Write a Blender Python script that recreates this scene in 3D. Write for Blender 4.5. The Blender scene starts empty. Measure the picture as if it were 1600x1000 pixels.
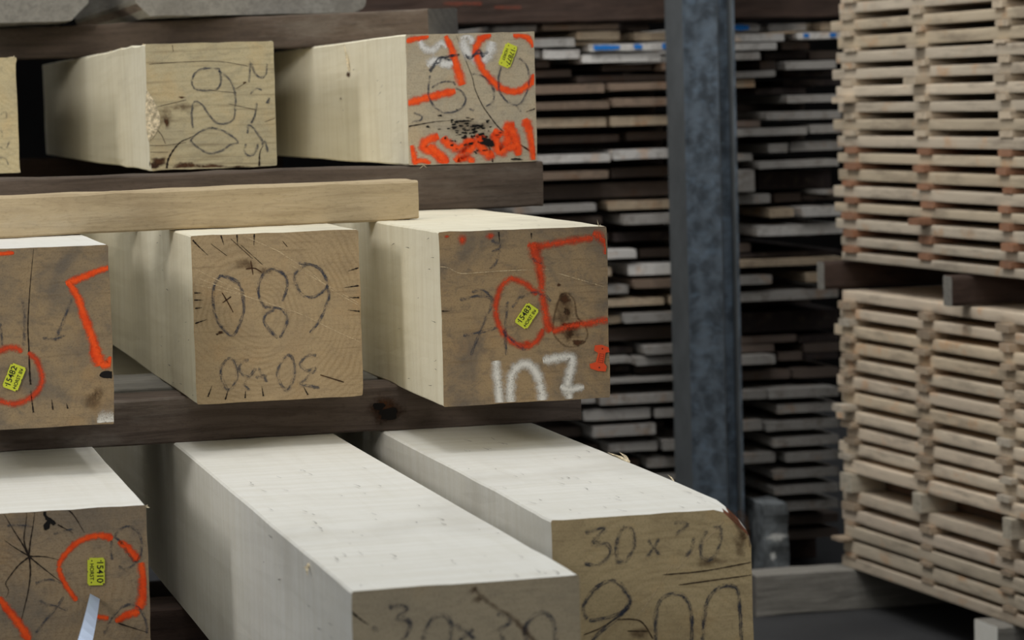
import bpy, bmesh, math, random
from mathutils import Vector, Matrix, noise

S = bpy.context.scene
COL = S.collection
rnd = random.Random(7)

# ------------------------------------------------------------------ camera
CAM_H = 1.65                       # eye height above the floor
FPX = 4500.0                       # focal length in pixels of a 1600 px wide frame
YAW, PITCH, ROLL = 0.24392614, 0.07678648, -0.02682008
fwd = Vector((math.sin(YAW) * math.cos(PITCH), math.cos(YAW) * math.cos(PITCH), -math.sin(PITCH)))
rt0 = Vector((math.cos(YAW), -math.sin(YAW), 0))
up0 = rt0.cross(fwd)
RT = rt0 * math.cos(ROLL) + up0 * math.sin(ROLL)
UP = -rt0 * math.sin(ROLL) + up0 * math.cos(ROLL)
cam_d = bpy.data.cameras.new('camera')
cam = bpy.data.objects.new('camera', cam_d)
COL.objects.link(cam)
cam.matrix_world = Matrix(((RT.x, UP.x, -fwd.x, 0), (RT.y, UP.y, -fwd.y, 0), (RT.z, UP.z, -fwd.z, CAM_H), (0, 0, 0, 1)))
cam_d.sensor_width = 36
cam_d.lens = FPX / 1600 * 36
cam_d.clip_start = 0.05
cam_d.dof.use_dof = True
cam_d.dof.focus_distance = 5.0
cam_d.dof.aperture_fstop = 6.8
S.camera = cam

# ------------------------------------------------------------------ light and exposure
S.view_settings.view_transform = 'Standard'
S.view_settings.look = 'None'
S.view_settings.gamma = 1
S.view_settings.use_curve_mapping = False
S.view_settings.exposure = 0.0
w = bpy.data.worlds.new('hall_light')
S.world = w
w.use_nodes = True
w.node_tree.nodes['Background'].inputs[0].default_value = (0.96, 0.99, 1.0, 1)
# soft light of the hall: brighter from the roof lights overhead than from the far walls
_tc = w.node_tree.nodes.new('ShaderNodeTexCoord')
_sp = w.node_tree.nodes.new('ShaderNodeSeparateXYZ')
_mr = w.node_tree.nodes.new('ShaderNodeMapRange')
w.node_tree.links.new(_tc.outputs['Generated'], _sp.inputs[0])
w.node_tree.links.new(_sp.outputs[2], _mr.inputs[0])
for _i, _v in ((1, 0.0), (2, 0.9), (3, 0.32), (4, 0.70)):
    _mr.inputs[_i].default_value = _v
w.node_tree.links.new(_mr.outputs[0], w.node_tree.nodes['Background'].inputs[1])


def area_light(name, loc, target, sx, sy, power, col, spread=180):
    d = bpy.data.lights.new(name, 'AREA')
    d.shape = 'RECTANGLE'
    d.size, d.size_y = sx, sy
    d.energy = power
    d.color = col
    d.spread = math.radians(spread)
    o = bpy.data.objects.new(name, d)
    COL.objects.link(o)
    o.location = loc
    o.rotation_euler = (Vector(target) - Vector(loc)).to_track_quat('-Z', 'Y').to_euler()
    return o


area_light('side_window', (-2.9, 1.7, 3.2), (1.0, 6.3, 1.95), 0.9, 0.9, 11, (1.0, 0.97, 0.92), 55)
area_light('roof_light', (0.6, 4.6, 6.2), (1.0, 4.6, 1.0), 1.6, 1.2, 50, (1.0, 1.0, 0.98))
area_light('aisle_fill', (2.5, 5.8, 6.2), (2.6, 7.6, 1.6), 0.5, 2.4, 50, (1.0, 0.99, 0.97))  # added fill over the aisle, no fitting known; brightens rear and right-hand stacks
area_light('rear_fill', (0.6, 7.4, 5.6), (3.0, 8.4, 1.8), 0.5, 2.0, 32, (1.0, 0.98, 0.95), 100)  # invented fill light, placed and powered only to match the stacks' brightness


# ------------------------------------------------------------------ photo pixel -> world
def ray(px, py):
    return RT * ((px - 800) / FPX) + UP * (-(py - 500) / FPX) + fwd


def on_y(px, py, y):
    d = ray(px, py)
    p = d * (y / d.y)
    p.z += CAM_H
    return p


def z_at(px, py, y):
    return on_y(px, py, y).z


# ------------------------------------------------------------------ materials
def new_mat(name):
    m = bpy.data.materials.new(name)
    m.use_nodes = True
    nt = m.node_tree
    return m, nt, nt.nodes['Principled BSDF']


def N(nt, kind, **kw):
    n = nt.nodes.new(kind)
    for k, v in kw.items():
        if hasattr(n, k):
            setattr(n, k, v)
    return n


def L(nt, a, b):
    nt.links.new(a, b)


def math_n(nt, op, a, b=None, c=None, clamp=False):
    n = nt.nodes.new('ShaderNodeMath')
    n.operation = op
    n.use_clamp = clamp
    for i, v in enumerate((a, b, c)):
        if v is None:
            continue
        if isinstance(v, (int, float)):
            n.inputs[i].default_value = v
        else:
            L(nt, v, n.inputs[i])
    return n.outputs[0]


def mix_c(nt, fac, a, b, blend='MIX'):
    n = nt.nodes.new('ShaderNodeMix')
    n.data_type = 'RGBA'
    n.blend_type = blend
    for sock, v in ((n.inputs[0], fac), (n.inputs[6], a), (n.inputs[7], b)):
        if isinstance(v, (int, float)):
            sock.default_value = v
        elif isinstance(v, tuple):
            sock.default_value = (*v[:3], 1)
        else:
            L(nt, v, sock)
    return n.outputs[2]


def obj_co(nt, scale=(1, 1, 1), loc=(0, 0, 0), rot=(0, 0, 0)):
    tc = nt.nodes.new('ShaderNodeTexCoord')
    mp = nt.nodes.new('ShaderNodeMapping')
    mp.inputs['Scale'].default_value = scale
    mp.inputs['Location'].default_value = loc
    mp.inputs['Rotation'].default_value = rot
    L(nt, tc.outputs['Object'], mp.inputs['Vector'])
    return mp.outputs[0]


def noise_n(nt, vec, scale, detail=4, rough=0.55, dist=0.0):
    n = nt.nodes.new('ShaderNodeTexNoise')
    n.inputs['Scale'].default_value = scale
    n.inputs['Detail'].default_value = detail
    n.inputs['Roughness'].default_value = rough
    n.inputs['Distortion'].default_value = dist
    L(nt, vec, n.inputs['Vector'])
    return n.outputs['Fac']


def ramp(nt, fac, lo, hi):
    n = nt.nodes.new('ShaderNodeMapRange')
    n.interpolation_type = 'SMOOTHSTEP'
    L(nt, fac, n.inputs[0])
    n.inputs[1].default_value = lo
    n.inputs[2].default_value = hi
    return n.outputs[0]


def bump(nt, bsdf, h, strength, dist):
    b = nt.nodes.new('ShaderNodeBump')
    b.inputs['Strength'].default_value = strength
    b.inputs['Distance'].default_value = dist
    L(nt, h, b.inputs['Height'])
    L(nt, b.outputs[0], bsdf.inputs['Normal'])


def sr(r, g, b):
    f = lambda c: ((c / 255 + 0.055) / 1.055) ** 2.4 if c > 10 else c / 255 / 12.92
    return (f(r), f(g), f(b))


def sawn_mat(name, base, dark, stain, seed, stain_amt=0.5, streak=0.5):
    """freshly sawn long-grain surface; the log runs along local Y"""
    m, nt, b = new_mat(name)
    o = (seed * 3.1, seed * 1.7, seed * 2.3)
    saw = noise_n(nt, obj_co(nt, (2.4, 22, 2.4), o), 1.6, 4, 0.65)          # bands across the log left by the saw
    fine = noise_n(nt, obj_co(nt, (60, 160, 60), o), 1.0, 4, 0.7)
    grain = noise_n(nt, obj_co(nt, (26, 1.6, 26), o), 1.6, 5, 0.6, 0.6)
    blot = noise_n(nt, obj_co(nt, (3.0, 2.2, 3.0), o), 1.0, 4, 0.6)
    c = mix_c(nt, math_n(nt, 'MULTIPLY', ramp(nt, saw, 0.38, 0.68), streak), base, dark)
    c = mix_c(nt, math_n(nt, 'MULTIPLY', ramp(nt, grain, 0.45, 0.75), 0.22), c, dark)
    c = mix_c(nt, math_n(nt, 'MULTIPLY', ramp(nt, blot, 0.50, 0.78), stain_amt), c, stain)
    c = mix_c(nt, math_n(nt, 'MULTIPLY', ramp(nt, fine, 0.55, 0.85), 0.18), c, (0.10, 0.08, 0.05))
    L(nt, c, b.inputs['Base Color'])
    b.inputs['Roughness'].default_value = 0.85
    b.inputs['Specular IOR Level'].default_value = 0.25
    h = math_n(nt, 'ADD', math_n(nt, 'MULTIPLY', saw, 0.7), math_n(nt, 'MULTIPLY', fine, 0.6))
    bump(nt, b, h, 0.35, 0.004)
    return m


def end_mat(name, base, late, stain, centre, freq, seed, stain_amt=0.6, ring_amt=0.5, saw_rot=0.5, saw_amt=0.3, speck=0.35, saw_sc=(14, 260)):
    """end grain: growth rings round a pith at centre (local x, z) with saw lines and weather stains"""
    m, nt, b = new_mat(name)
    o = (seed * 2.7, 0, seed * 1.3)
    tc = nt.nodes.new('ShaderNodeTexCoord')
    sep = nt.nodes.new('ShaderNodeSeparateXYZ')
    L(nt, tc.outputs['Object'], sep.inputs[0])
    wob = noise_n(nt, obj_co(nt, (1, 0, 1), o), 9, 3, 0.5)
    wob = math_n(nt, 'MULTIPLY', math_n(nt, 'SUBTRACT', wob, 0.5), 0.05)
    dx = math_n(nt, 'SUBTRACT', sep.outputs[0], centre[0])
    dz = math_n(nt, 'SUBTRACT', sep.outputs[2], centre[1])
    r = math_n(nt, 'SQRT', math_n(nt, 'ADD', math_n(nt, 'MULTIPLY', dx, dx), math_n(nt, 'MULTIPLY', dz, dz)))
    r = math_n(nt, 'ADD', r, wob)
    rings = math_n(nt, 'MULTIPLY', math_n(nt, 'ADD', math_n(nt, 'SINE', math_n(nt, 'MULTIPLY', r, freq)), 1.0), 0.5)
    rbreak = noise_n(nt, obj_co(nt, (1, 0, 1), o), 14, 4, 0.6)
    rings = math_n(nt, 'MULTIPLY', math_n(nt, 'POWER', rings, 1.6), ramp(nt, rbreak, 0.3, 0.65))
    saw = noise_n(nt, obj_co(nt, (saw_sc[0], 0, saw_sc[1]), o, (0, saw_rot, 0)), 1.0, 3, 0.6)
    blot = noise_n(nt, obj_co(nt, (1, 0, 1), o), 7.5, 6, 0.62, 0.4)
    fine = noise_n(nt, obj_co(nt, (1, 0, 1), o), 330, 3, 0.7)
    warm = noise_n(nt, obj_co(nt, (1, 0, 1), (o[2] + 4, 0, o[0])), 11, 4, 0.6)
    mott = noise_n(nt, obj_co(nt, (1, 0, 1.6), (o[2] + 9, 0, o[0]), (0, saw_rot, 0)), 34, 5, 0.7, 0.5)
    c = mix_c(nt, math_n(nt, 'MULTIPLY', rings, ring_amt), base, late)
    c = mix_c(nt, math_n(nt, 'MULTIPLY', ramp(nt, mott, 0.46, 0.7), 0.20 + 0.35 * stain_amt), c, (stain[0] * 0.78, stain[1] * 0.78, stain[2] * 0.8))
    c = mix_c(nt, math_n(nt, 'MULTIPLY', ramp(nt, warm, 0.5, 0.75), 0.35), c, (base[0] * 1.15, base[1] * 0.9, base[2] * 0.62))
    c = mix_c(nt, math_n(nt, 'MULTIPLY', ramp(nt, blot, 0.42, 0.72), stain_amt), c, stain)
    c = mix_c(nt, math_n(nt, 'MULTIPLY', ramp(nt, saw, 0.5, 0.8), saw_amt), c, (base[0] * 0.45, base[1] * 0.42, base[2] * 0.40))
    c = mix_c(nt, math_n(nt, 'MULTIPLY', ramp(nt, fine, 0.47, 0.72), speck), c, (base[0] * 0.35, base[1] * 0.33, base[2] * 0.33))
    L(nt, c, b.inputs['Base Color'])
    b.inputs['Roughness'].default_value = 0.9
    b.inputs['Specular IOR Level'].default_value = 0.2
    bump(nt, b, math_n(nt, 'ADD', math_n(nt, 'MULTIPLY', saw, 0.8), fine), 0.3, 0.002)
    return m


def weathered_mat(name, base, dark, pale, seed, pale_amt=0.4):
    m, nt, b = new_mat(name)
    o = (seed * 2.1, seed * 5.7, seed)
    grain = noise_n(nt, obj_co(nt, (34, 2.2, 34), o), 1.5, 6, 0.65, 0.9)
    blot = noise_n(nt, obj_co(nt, (5, 3, 5), o), 1.0, 5, 0.65)
    pal = noise_n(nt, obj_co(nt, (9, 2.2, 9), (o[1], o[0], 2)), 1.0, 5, 0.7)
    fine = noise_n(nt, obj_co(nt, (150, 60, 150), o), 1.0, 3, 0.7)
    c = mix_c(nt, math_n(nt, 'MULTIPLY', ramp(nt, grain, 0.4, 0.7), 0.6), base, dark)
    c = mix_c(nt, math_n(nt, 'MULTIPLY', ramp(nt, blot, 0.45, 0.75), 0.6), c, dark)
    c = mix_c(nt, math_n(nt, 'MULTIPLY', ramp(nt, pal, 0.52, 0.72), pale_amt), c, pale)
    c = mix_c(nt, math_n(nt, 'MULTIPLY', ramp(nt, fine, 0.5, 0.8), 0.3), c, (dark[0] * 0.5, dark[1] * 0.5, dark[2] * 0.5))
    L(nt, c, b.inputs['Base Color'])
    b.inputs['Roughness'].default_value = 0.85
    b.inputs['Specular IOR Level'].default_value = 0.25
    bump(nt, b, math_n(nt, 'ADD', grain, math_n(nt, 'MULTIPLY', fine, 0.5)), 0.4, 0.004)
    return m


def board_mat(name, sat=1.0):
    """sawn board: its own colour comes from the object, with streaks and stains over it"""
    m, nt, b = new_mat(name)
    oi = nt.nodes.new('ShaderNodeObjectInfo')
    off = nt.nodes.new('ShaderNodeCombineXYZ')
    L(nt, math_n(nt, 'MULTIPLY', oi.outputs['Random'], 37.0), off.inputs[0])
    L(nt, math_n(nt, 'MULTIPLY', oi.outputs['Random'], 91.0), off.inputs[1])
    tc = nt.nodes.new('ShaderNodeTexCoord')

    def co(scale):
        mp = nt.nodes.new('ShaderNodeMapping')
        mp.inputs['Scale'].default_value = scale
        L(nt, tc.outputs['Object'], mp.inputs['Vector'])
        L(nt, off.outputs[0], mp.inputs['Location'])
        return mp.outputs[0]
    blot = noise_n(nt, co((22, 4, 22)), 1.0, 5, 0.65)
    pale = noise_n(nt, co((16, 3, 30)), 1.0, 4, 0.65)
    warm = noise_n(nt, co((9, 6, 9)), 1.3, 3, 0.6)
    grain = noise_n(nt, co((60, 5, 60)), 1.0, 4, 0.6)
    c = mix_c(nt, math_n(nt, 'MULTIPLY', ramp(nt, blot, 0.46, 0.70), 0.50), oi.outputs['Color'], (0.13, 0.10, 0.075))
    c = mix_c(nt, math_n(nt, 'MULTIPLY', ramp(nt, pale, 0.52, 0.70), 0.45), c, mix_c(nt, 1.0, oi.outputs['Color'], (1.4, 1.4, 1.4), 'MULTIPLY'))
    hot = mix_c(nt, 1.0, oi.outputs['Color'], (1.0, 0.62, 0.36), 'MULTIPLY')
    c = mix_c(nt, math_n(nt, 'MULTIPLY', ramp(nt, warm, 0.55, 0.75), 0.55), c, hot)
    c = mix_c(nt, math_n(nt, 'MULTIPLY', ramp(nt, grain, 0.5, 0.8), 0.25), c, (0.07, 0.05, 0.04))
    L(nt, c, b.inputs['Base Color'])
    b.inputs['Roughness'].default_value = 0.85
    b.inputs['Specular IOR Level'].default_value = 0.25
    bump(nt, b, grain, 0.3, 0.003)
    return m


def mark_mat(name, col, soft, cover, grain_scale, grain_lo, grain_hi, col2=None, amp=1.5):
    """a dry mark on the wood (crayon, sprayed paint): thins out to the edges of each stroke"""
    m, nt, b = new_mat(name)
    uv = nt.nodes.new('ShaderNodeUVMap')
    sp = nt.nodes.new('ShaderNodeSeparateXYZ')
    L(nt, uv.outputs[0], sp.inputs[0])
    e = math_n(nt, 'SUBTRACT', 1.0, math_n(nt, 'ABSOLUTE', math_n(nt, 'SUBTRACT', math_n(nt, 'MULTIPLY', sp.outputs[1], 2.0), 1.0)))
    g1 = noise_n(nt, obj_co(nt), grain_scale, 3, 0.7)
    g2 = noise_n(nt, obj_co(nt), grain_scale * 0.16, 3, 0.6)
    edge = ramp(nt, math_n(nt, 'ADD', e, math_n(nt, 'MULTIPLY', math_n(nt, 'SUBTRACT', math_n(nt, 'ADD', math_n(nt, 'MULTIPLY', g1, 0.5), math_n(nt, 'MULTIPLY', g2, 0.5)), 0.5), amp)), 0.08, soft)
    gr = ramp(nt, math_n(nt, 'ADD', math_n(nt, 'MULTIPLY', g1, 0.6), math_n(nt, 'MULTIPLY', g2, 0.4)), grain_lo, grain_hi)
    a = math_n(nt, 'MULTIPLY', math_n(nt, 'MULTIPLY', edge, gr), cover, clamp=True)
    L(nt, a, b.inputs['Alpha'])
    if col2:
        L(nt, mix_c(nt, ramp(nt, g2, 0.4, 0.65), col, col2), b.inputs['Base Color'])
    else:
        b.inputs['Base Color'].default_value = (*col, 1)
    b.inputs['Roughness'].default_value = 0.8
    b.inputs['Specular IOR Level'].default_value = 0.2
    return m


def crayon_mat(name, col, cover, lo, hi):
    """waxy crayon: a few streaky strands along each stroke, skipping over the grain of the wood"""
    m, nt, b = new_mat(name)
    uv = nt.nodes.new('ShaderNodeUVMap')
    sp = nt.nodes.new('ShaderNodeSeparateXYZ')
    L(nt, uv.outputs[0], sp.inputs[0])
    e = math_n(nt, 'SUBTRACT', 1.0, math_n(nt, 'ABSOLUTE', math_n(nt, 'SUBTRACT', math_n(nt, 'MULTIPLY', sp.outputs[1], 2.0), 1.0)))
    mp = nt.nodes.new('ShaderNodeMapping')
    mp.inputs['Scale'].default_value = (60, 5.5, 1)
    L(nt, uv.outputs[0], mp.inputs['Vector'])
    strand = noise_n(nt, mp.outputs[0], 1.0, 2, 0.6, 0.3)
    g = noise_n(nt, obj_co(nt), 420, 3, 0.75)
    big = noise_n(nt, obj_co(nt), 38, 3, 0.6)
    edge = ramp(nt, math_n(nt, 'ADD', e, math_n(nt, 'MULTIPLY', math_n(nt, 'SUBTRACT', g, 0.5), 0.9)), 0.05, 0.7)
    s = math_n(nt, 'ADD', math_n(nt, 'MULTIPLY', strand, 0.55), math_n(nt, 'ADD', math_n(nt, 'MULTIPLY', g, 0.25), math_n(nt, 'MULTIPLY', big, 0.2)))
    a = math_n(nt, 'MULTIPLY', math_n(nt, 'MULTIPLY', edge, ramp(nt, s, lo, hi)), cover, clamp=True)
    L(nt, a, b.inputs['Alpha'])
    b.inputs['Base Color'].default_value = (*col, 1)
    b.inputs['Roughness'].default_value = 0.7
    b.inputs['Specular IOR Level'].default_value = 0.2
    return m


def plain_mat(name, col, rough=0.7, metal=0.0, spec=0.4, var=0.0, scale=20):
    m, nt, b = new_mat(name)
    if var:
        n = noise_n(nt, obj_co(nt), scale, 5, 0.65)
        c = mix_c(nt, ramp(nt, n, 0.3, 0.7), tuple(v * (1 - var) for v in col), tuple(min(1, v * (1 + var)) for v in col))
        L(nt, c, b.inputs['Base Color'])
    else:
        b.inputs['Base Color'].default_value = (*col, 1)
    b.inputs['Roughness'].default_value = rough
    b.inputs['Metallic'].default_value = metal
    b.inputs['Specular IOR Level'].default_value = spec
    return m


M = {}
M['side_pale'] = sawn_mat('pale_sawn_oak', sr(234, 226, 202), sr(212, 200, 170), sr(172, 163, 146), 1, 0.35, 0.4)
M['side_grey'] = sawn_mat('greyish_sawn_oak', sr(230, 225, 212), sr(196, 184, 164), sr(168, 163, 156), 2, 0.55, 0.7)
M['side_white'] = sawn_mat('whitish_sawn_oak', sr(232, 229, 220), sr(214, 208, 192), sr(186, 180, 168), 3, 0.45, 0.35)
M['endT1'] = end_mat('end_grain_straw', sr(204, 188, 148), sr(164, 140, 100), sr(150, 140, 120), (0.6, 0.9), 520, 1, 0.4, 0.25, 0.9)
M['endT2'] = end_mat('end_grain_pale', sr(196, 182, 146), sr(156, 136, 98), sr(156, 148, 126), (0.25, -1.6), 430, 2, 0.5, 0.30, 0.05, 0.9, 0.35, (5, 120))
M['endT3'] = end_mat('end_grain_greyed', sr(190, 176, 150), sr(160, 142, 116), sr(164, 156, 140), (0.05, 0.10), 500, 3, 0.6, 0.18, 0.7, 0.45, 0.5)
M['endM1'] = end_mat('end_grain_brown_grey', sr(162, 139, 106), sr(136, 115, 86), sr(104, 98, 91), (-0.1, 0.08), 600, 4, 0.8, 0.2, 0.12, 0.5, 0.42, (8, 140))
M['endM2'] = end_mat('end_grain_honey', sr(180, 156, 120), sr(144, 120, 86), sr(150, 131, 104), (-0.04, 0.165), 620, 5, 0.45, 0.42, 0.75, 0.5, 0.4, (10, 170))
M['endM3'] = end_mat('end_grain_dark', sr(164, 139, 104), sr(138, 116, 86), sr(98, 92, 86), (0.0, 0.14), 560, 6, 0.8, 0.2, 0.9, 0.5, 0.42, (10, 150))
M['endB1'] = end_mat('end_grain_split', sr(166, 144, 114), sr(138, 114, 86), sr(116, 108, 98), (-0.10, 0.17), 600, 7, 0.75, 0.4, 0.8, 0.4, 0.5)
M['endB2'] = end_mat('end_grain_beige', sr(188, 172, 144), sr(160, 142, 112), sr(156, 144, 124), (0.05, -0.1), 600, 8, 0.35, 0.15, 0.9, 0.2)
M['endB3'] = end_mat('end_grain_golden', sr(206, 183, 140), sr(172, 148, 106), sr(168, 146, 110), (0.02, 0.06), 520, 9, 0.5, 0.35, 2.3, 0.5, 0.4, (8, 150))
M['bearer_brown'] = weathered_mat('weathered_brown_timber', sr(92, 79, 68), sr(56, 47, 40), sr(138, 129, 117), 1, 0.35)
M['bearer_dark'] = weathered_mat('dark_weathered_timber', sr(112, 98, 88), sr(66, 56, 50), sr(150, 140, 130), 2, 0.5)
M['bearer_tan'] = weathered_mat('tan_weathered_timber', sr(192, 172, 138), sr(156, 136, 106), sr(194, 182, 158), 3, 0.4)
M['bearer_grey'] = weathered_mat('grey_weathered_timber', sr(138, 134, 126), sr(100, 96, 90), sr(166, 164, 156), 4, 0.5)
M['bearer_end'] = end_mat('grey_end_grain', sr(112, 108, 102), sr(84, 80, 76), sr(92, 88, 86), (0.3, 0.3), 300, 11, 0.5, 0.5, 0.6)
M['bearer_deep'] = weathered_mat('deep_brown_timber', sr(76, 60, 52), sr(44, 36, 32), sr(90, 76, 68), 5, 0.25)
M['board'] = board_mat('sawn_board_wood')
M['bark'] = plain_mat('bark_edge', sr(112, 62, 34), 0.9, var=0.5, scale=60)
M['straw'] = plain_mat('torn_fibre', sr(206, 190, 158), 0.9, var=0.5, scale=150)
M['crayon'] = crayon_mat('blue_grey_crayon', sr(66, 71, 84), 0.80, 0.42, 0.63)
M['crayon_faint'] = crayon_mat('faint_blue_crayon', sr(70, 75, 86), 0.66, 0.43, 0.64)
M['orange'] = mark_mat('orange_spray_paint', sr(255, 92, 34), 0.85, 1.0, 300, 0.22, 0.42, sr(236, 74, 28), 1.3)
M['orange_dull'] = mark_mat('dull_orange_spray_paint', sr(226, 76, 36), 1.1, 0.95, 300, 0.25, 0.50, sr(196, 68, 38), 1.2)
M['white'] = mark_mat('white_spray_paint', sr(228, 223, 212), 1.05, 1.0, 330, 0.26, 0.50, None, 0.9)
M['white_soft'] = mark_mat('thin_white_spray', sr(228, 226, 222), 1.0, 0.95, 300, 0.24, 0.50)
M['crack'] = plain_mat('drying_crack', sr(38, 28, 20), 0.95)
M['crack_thin'] = mark_mat('hair_crack', sr(60, 44, 32), 0.6, 0.9, 200, 0.2, 0.5)
M['scratch'] = mark_mat('pale_ray_fleck', sr(222, 198, 158), 0.7, 0.75, 200, 0.3, 0.6)
M['knot'] = mark_mat('brown_knot', sr(84, 54, 32), 0.7, 0.92, 120, 0.20, 0.48, sr(58, 38, 26))
M['stain'] = mark_mat('brown_stain', sr(92, 66, 44), 1.0, 0.5, 110, 0.22, 0.56)
M['smear'] = mark_mat('reddish_smear', sr(150, 70, 48), 1.2, 0.6, 60, 0.25, 0.6)
M['black'] = plain_mat('rotten_hole', sr(18, 14, 11), 0.95)
M['tag'] = plain_mat('yellow_plastic', sr(212, 218, 60), 0.45, spec=0.4)
M['tag_orange'] = plain_mat('orange_plastic', sr(226, 78, 34), 0.5)
M['ink'] = plain_mat('black_print', sr(24, 26, 20), 0.6)
M['ink_brown'] = plain_mat('worn_print', sr(120, 44, 26), 0.6)
M['blue'] = mark_mat('blue_paint', sr(40, 120, 200), 0.4, 1.0, 100, 0.2, 0.4)
M['strap'] = plain_mat('pale_blue_steel', sr(176, 190, 212), 0.35, 0.3, 0.5)
M['concrete'] = plain_mat('rough_concrete', sr(92, 96, 98), 0.9, var=0.5, scale=22)
M['concrete_white'] = mark_mat('pale_smear', sr(200, 200, 196), 0.8, 0.9, 60, 0.2, 0.5)


def steel_mat():
    m, nt, b = new_mat('galvanised_steel')
    v = nt.nodes.new('ShaderNodeTexVoronoi')
    v.inputs['Scale'].default_value = 24
    L(nt, obj_co(nt, (1, 1, 0.6)), v.inputs['Vector'])
    n = noise_n(nt, obj_co(nt), 18, 5, 0.65, 0.8)
    f = math_n(nt, 'ADD', math_n(nt, 'MULTIPLY', n, 0.8), math_n(nt, 'MULTIPLY', v.outputs['Distance'], 0.35))
    n2 = noise_n(nt, obj_co(nt, (26, 26, 40)), 1.0, 4, 0.7, 0.4)
    cc = mix_c(nt, ramp(nt, f, 0.40, 0.75), sr(60, 68, 76), sr(98, 110, 122))
    L(nt, mix_c(nt, math_n(nt, 'MULTIPLY', ramp(nt, n2, 0.48, 0.72), 0.45), cc, sr(116, 136, 156)), b.inputs['Base Color'])
    b.inputs['Metallic'].default_value = 0.35
    b.inputs['Roughness'].default_value = 0.5
    return m


M['steel'] = steel_mat()
M['steel_plain'] = plain_mat('plain_grey_steel', sr(98, 102, 104), 0.6, 0.3, 0.4, 0.15, 9)


def floor_mat():
    m, nt, b = new_mat('dark_asphalt')
    n = noise_n(nt, obj_co(nt), 3, 6, 0.6)
    g = noise_n(nt, obj_co(nt), 90, 3, 0.7)
    c = mix_c(nt, ramp(nt, n, 0.3, 0.7), sr(36, 36, 38), sr(50, 50, 51))
    c = mix_c(nt, math_n(nt, 'MULTIPLY', ramp(nt, g, 0.5, 0.8), 0.5), c, sr(66, 66, 66))
    L(nt, c, b.inputs['Base Color'])
    b.inputs['Roughness'].default_value = 0.85
    bump(nt, b, g, 0.4, 0.004)
    return m


M['floor'] = floor_mat()
M['wall'] = plain_mat('dark_hall_cladding', sr(15, 14, 14), 0.9, spec=0.05, var=0.2, scale=3)


# ------------------------------------------------------------------ object helpers
def link(name, me, mats=(), parent=None):
    o = bpy.data.objects.new(name, me)
    for m in mats:
        me.materials.append(m)
    COL.objects.link(o)
    if parent:
        o.parent = parent
    return o


def tag(o, label, cat, group=None, kind=None):
    o['label'] = label
    o['category'] = cat
    if group:
        o['group'] = group
    if kind:
        o['kind'] = kind
    return o


def struct(name, bm, mat):
    me = bpy.data.meshes.new(name)
    bm.to_mesh(me)
    bm.free()
    o = link(name, me, [mat])
    o['kind'] = 'structure'
    return o


def bm_box(bm, lo, hi):
    r = bmesh.ops.create_cube(bm, size=1)
    for v in r['verts']:
        v.co = Vector([(lo[i] + hi[i]) / 2 + v.co[i] * (hi[i] - lo[i]) for i in range(3)])
    return r['verts']


def log_mesh(name, w, h, length, seed, rough=0.0012, bev=0.003, nseg=16, wane=None, rows=None, edge_rough=None):
    """a sawn timber along +Y, x in [-w/2, w/2], z in [0, h]; slot 0 long faces, slot 1 ends, slot 2 wane.
    wane(y) -> {(sx, sz): size} cuts a corner back."""
    edge_rough = rough if edge_rough is None else edge_rough
    def side(n):
        return [i / n for i in range(n)]
    base = []
    hw = w / 2
    t = [0.0, bev / w] + [i / nseg for i in range(1, nseg)] + [1 - bev / w]
    for a in t:
        base.append((-hw + a * w, 0))
    for a in t:
        base.append((hw, a * h))
    for a in t:
        base.append((hw - a * w, h))
    for a in t:
        base.append((-hw, h - a * h))
    cor = {(-1, -1): (-hw, 0), (1, -1): (hw, 0), (1, 1): (hw, h), (-1, 1): (-hw, h)}
    ys = rows or ([0, 0.004, 0.02, 0.05, 0.1, 0.16, 0.24, 0.34, 0.46, 0.6, 0.8, 1.0] + [1.0 + 0.5 * k for k in range(1, 20)])
    ys = [y for y in ys if y < length - 0.01] + [length]
    verts, wane_flag = [], []
    for j, y in enumerate(ys):
        wn = wane(y) if wane else {}
        for (x, z) in base:
            fl = False
            cx = cz = 0
            for key, (qx, qz) in cor.items():
                c = max(wn.get(key, 0), bev if (0 < j < len(ys) - 1) else bev * 0.6)
                ax, az = abs(x - qx), abs(z - qz)
                if ax + az < c:
                    d = (c - ax - az) / 2
                    x += -key[0] * d
                    z += -key[1] * d
                    if c > bev * 1.5:
                        fl = True
            p = Vector((x * 9 + seed * 7.3, y * 5, z * 9))
            near = min(abs(x + hw), abs(x - hw)) < 0.008 and min(abs(z), abs(z - h)) < 0.008
            k = edge_rough if near else rough
            n3 = noise.noise_vector(p * 3) * k + noise.noise_vector(p * 0.5) * k * 1.2
            if near and j < 3:
                n3 += noise.noise_vector(p * 17) * k * 0.8
            verts.append((x + n3.x, y + (0 if j in (0, len(ys) - 1) else n3.y), z + n3.z))
            wane_flag.append(fl)
    nb = len(base)
    faces, mi = [], []
    for j in range(len(ys) - 1):
        for i in range(nb):
            i2 = (i + 1) % nb
            faces.append((j * nb + i, j * nb + i2, (j + 1) * nb + i2, (j + 1) * nb + i))
            mi.append(2 if (wane_flag[j * nb + i] and wane_flag[j * nb + i2]) else 0)
    faces.append(tuple(range(nb))[::-1])
    mi.append(1)
    faces.append(tuple((len(ys) - 1) * nb + i for i in range(nb)))
    mi.append(1)
    me = bpy.data.meshes.new(name)
    me.from_pydata(verts, [], faces)
    bm = bmesh.new()
    bm.from_mesh(me)
    bmesh.ops.recalc_face_normals(bm, faces=bm.faces)
    bm.to_mesh(me)
    bm.free()
    for p, k in zip(me.polygons, mi):
        p.material_index = k
    return me


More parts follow.
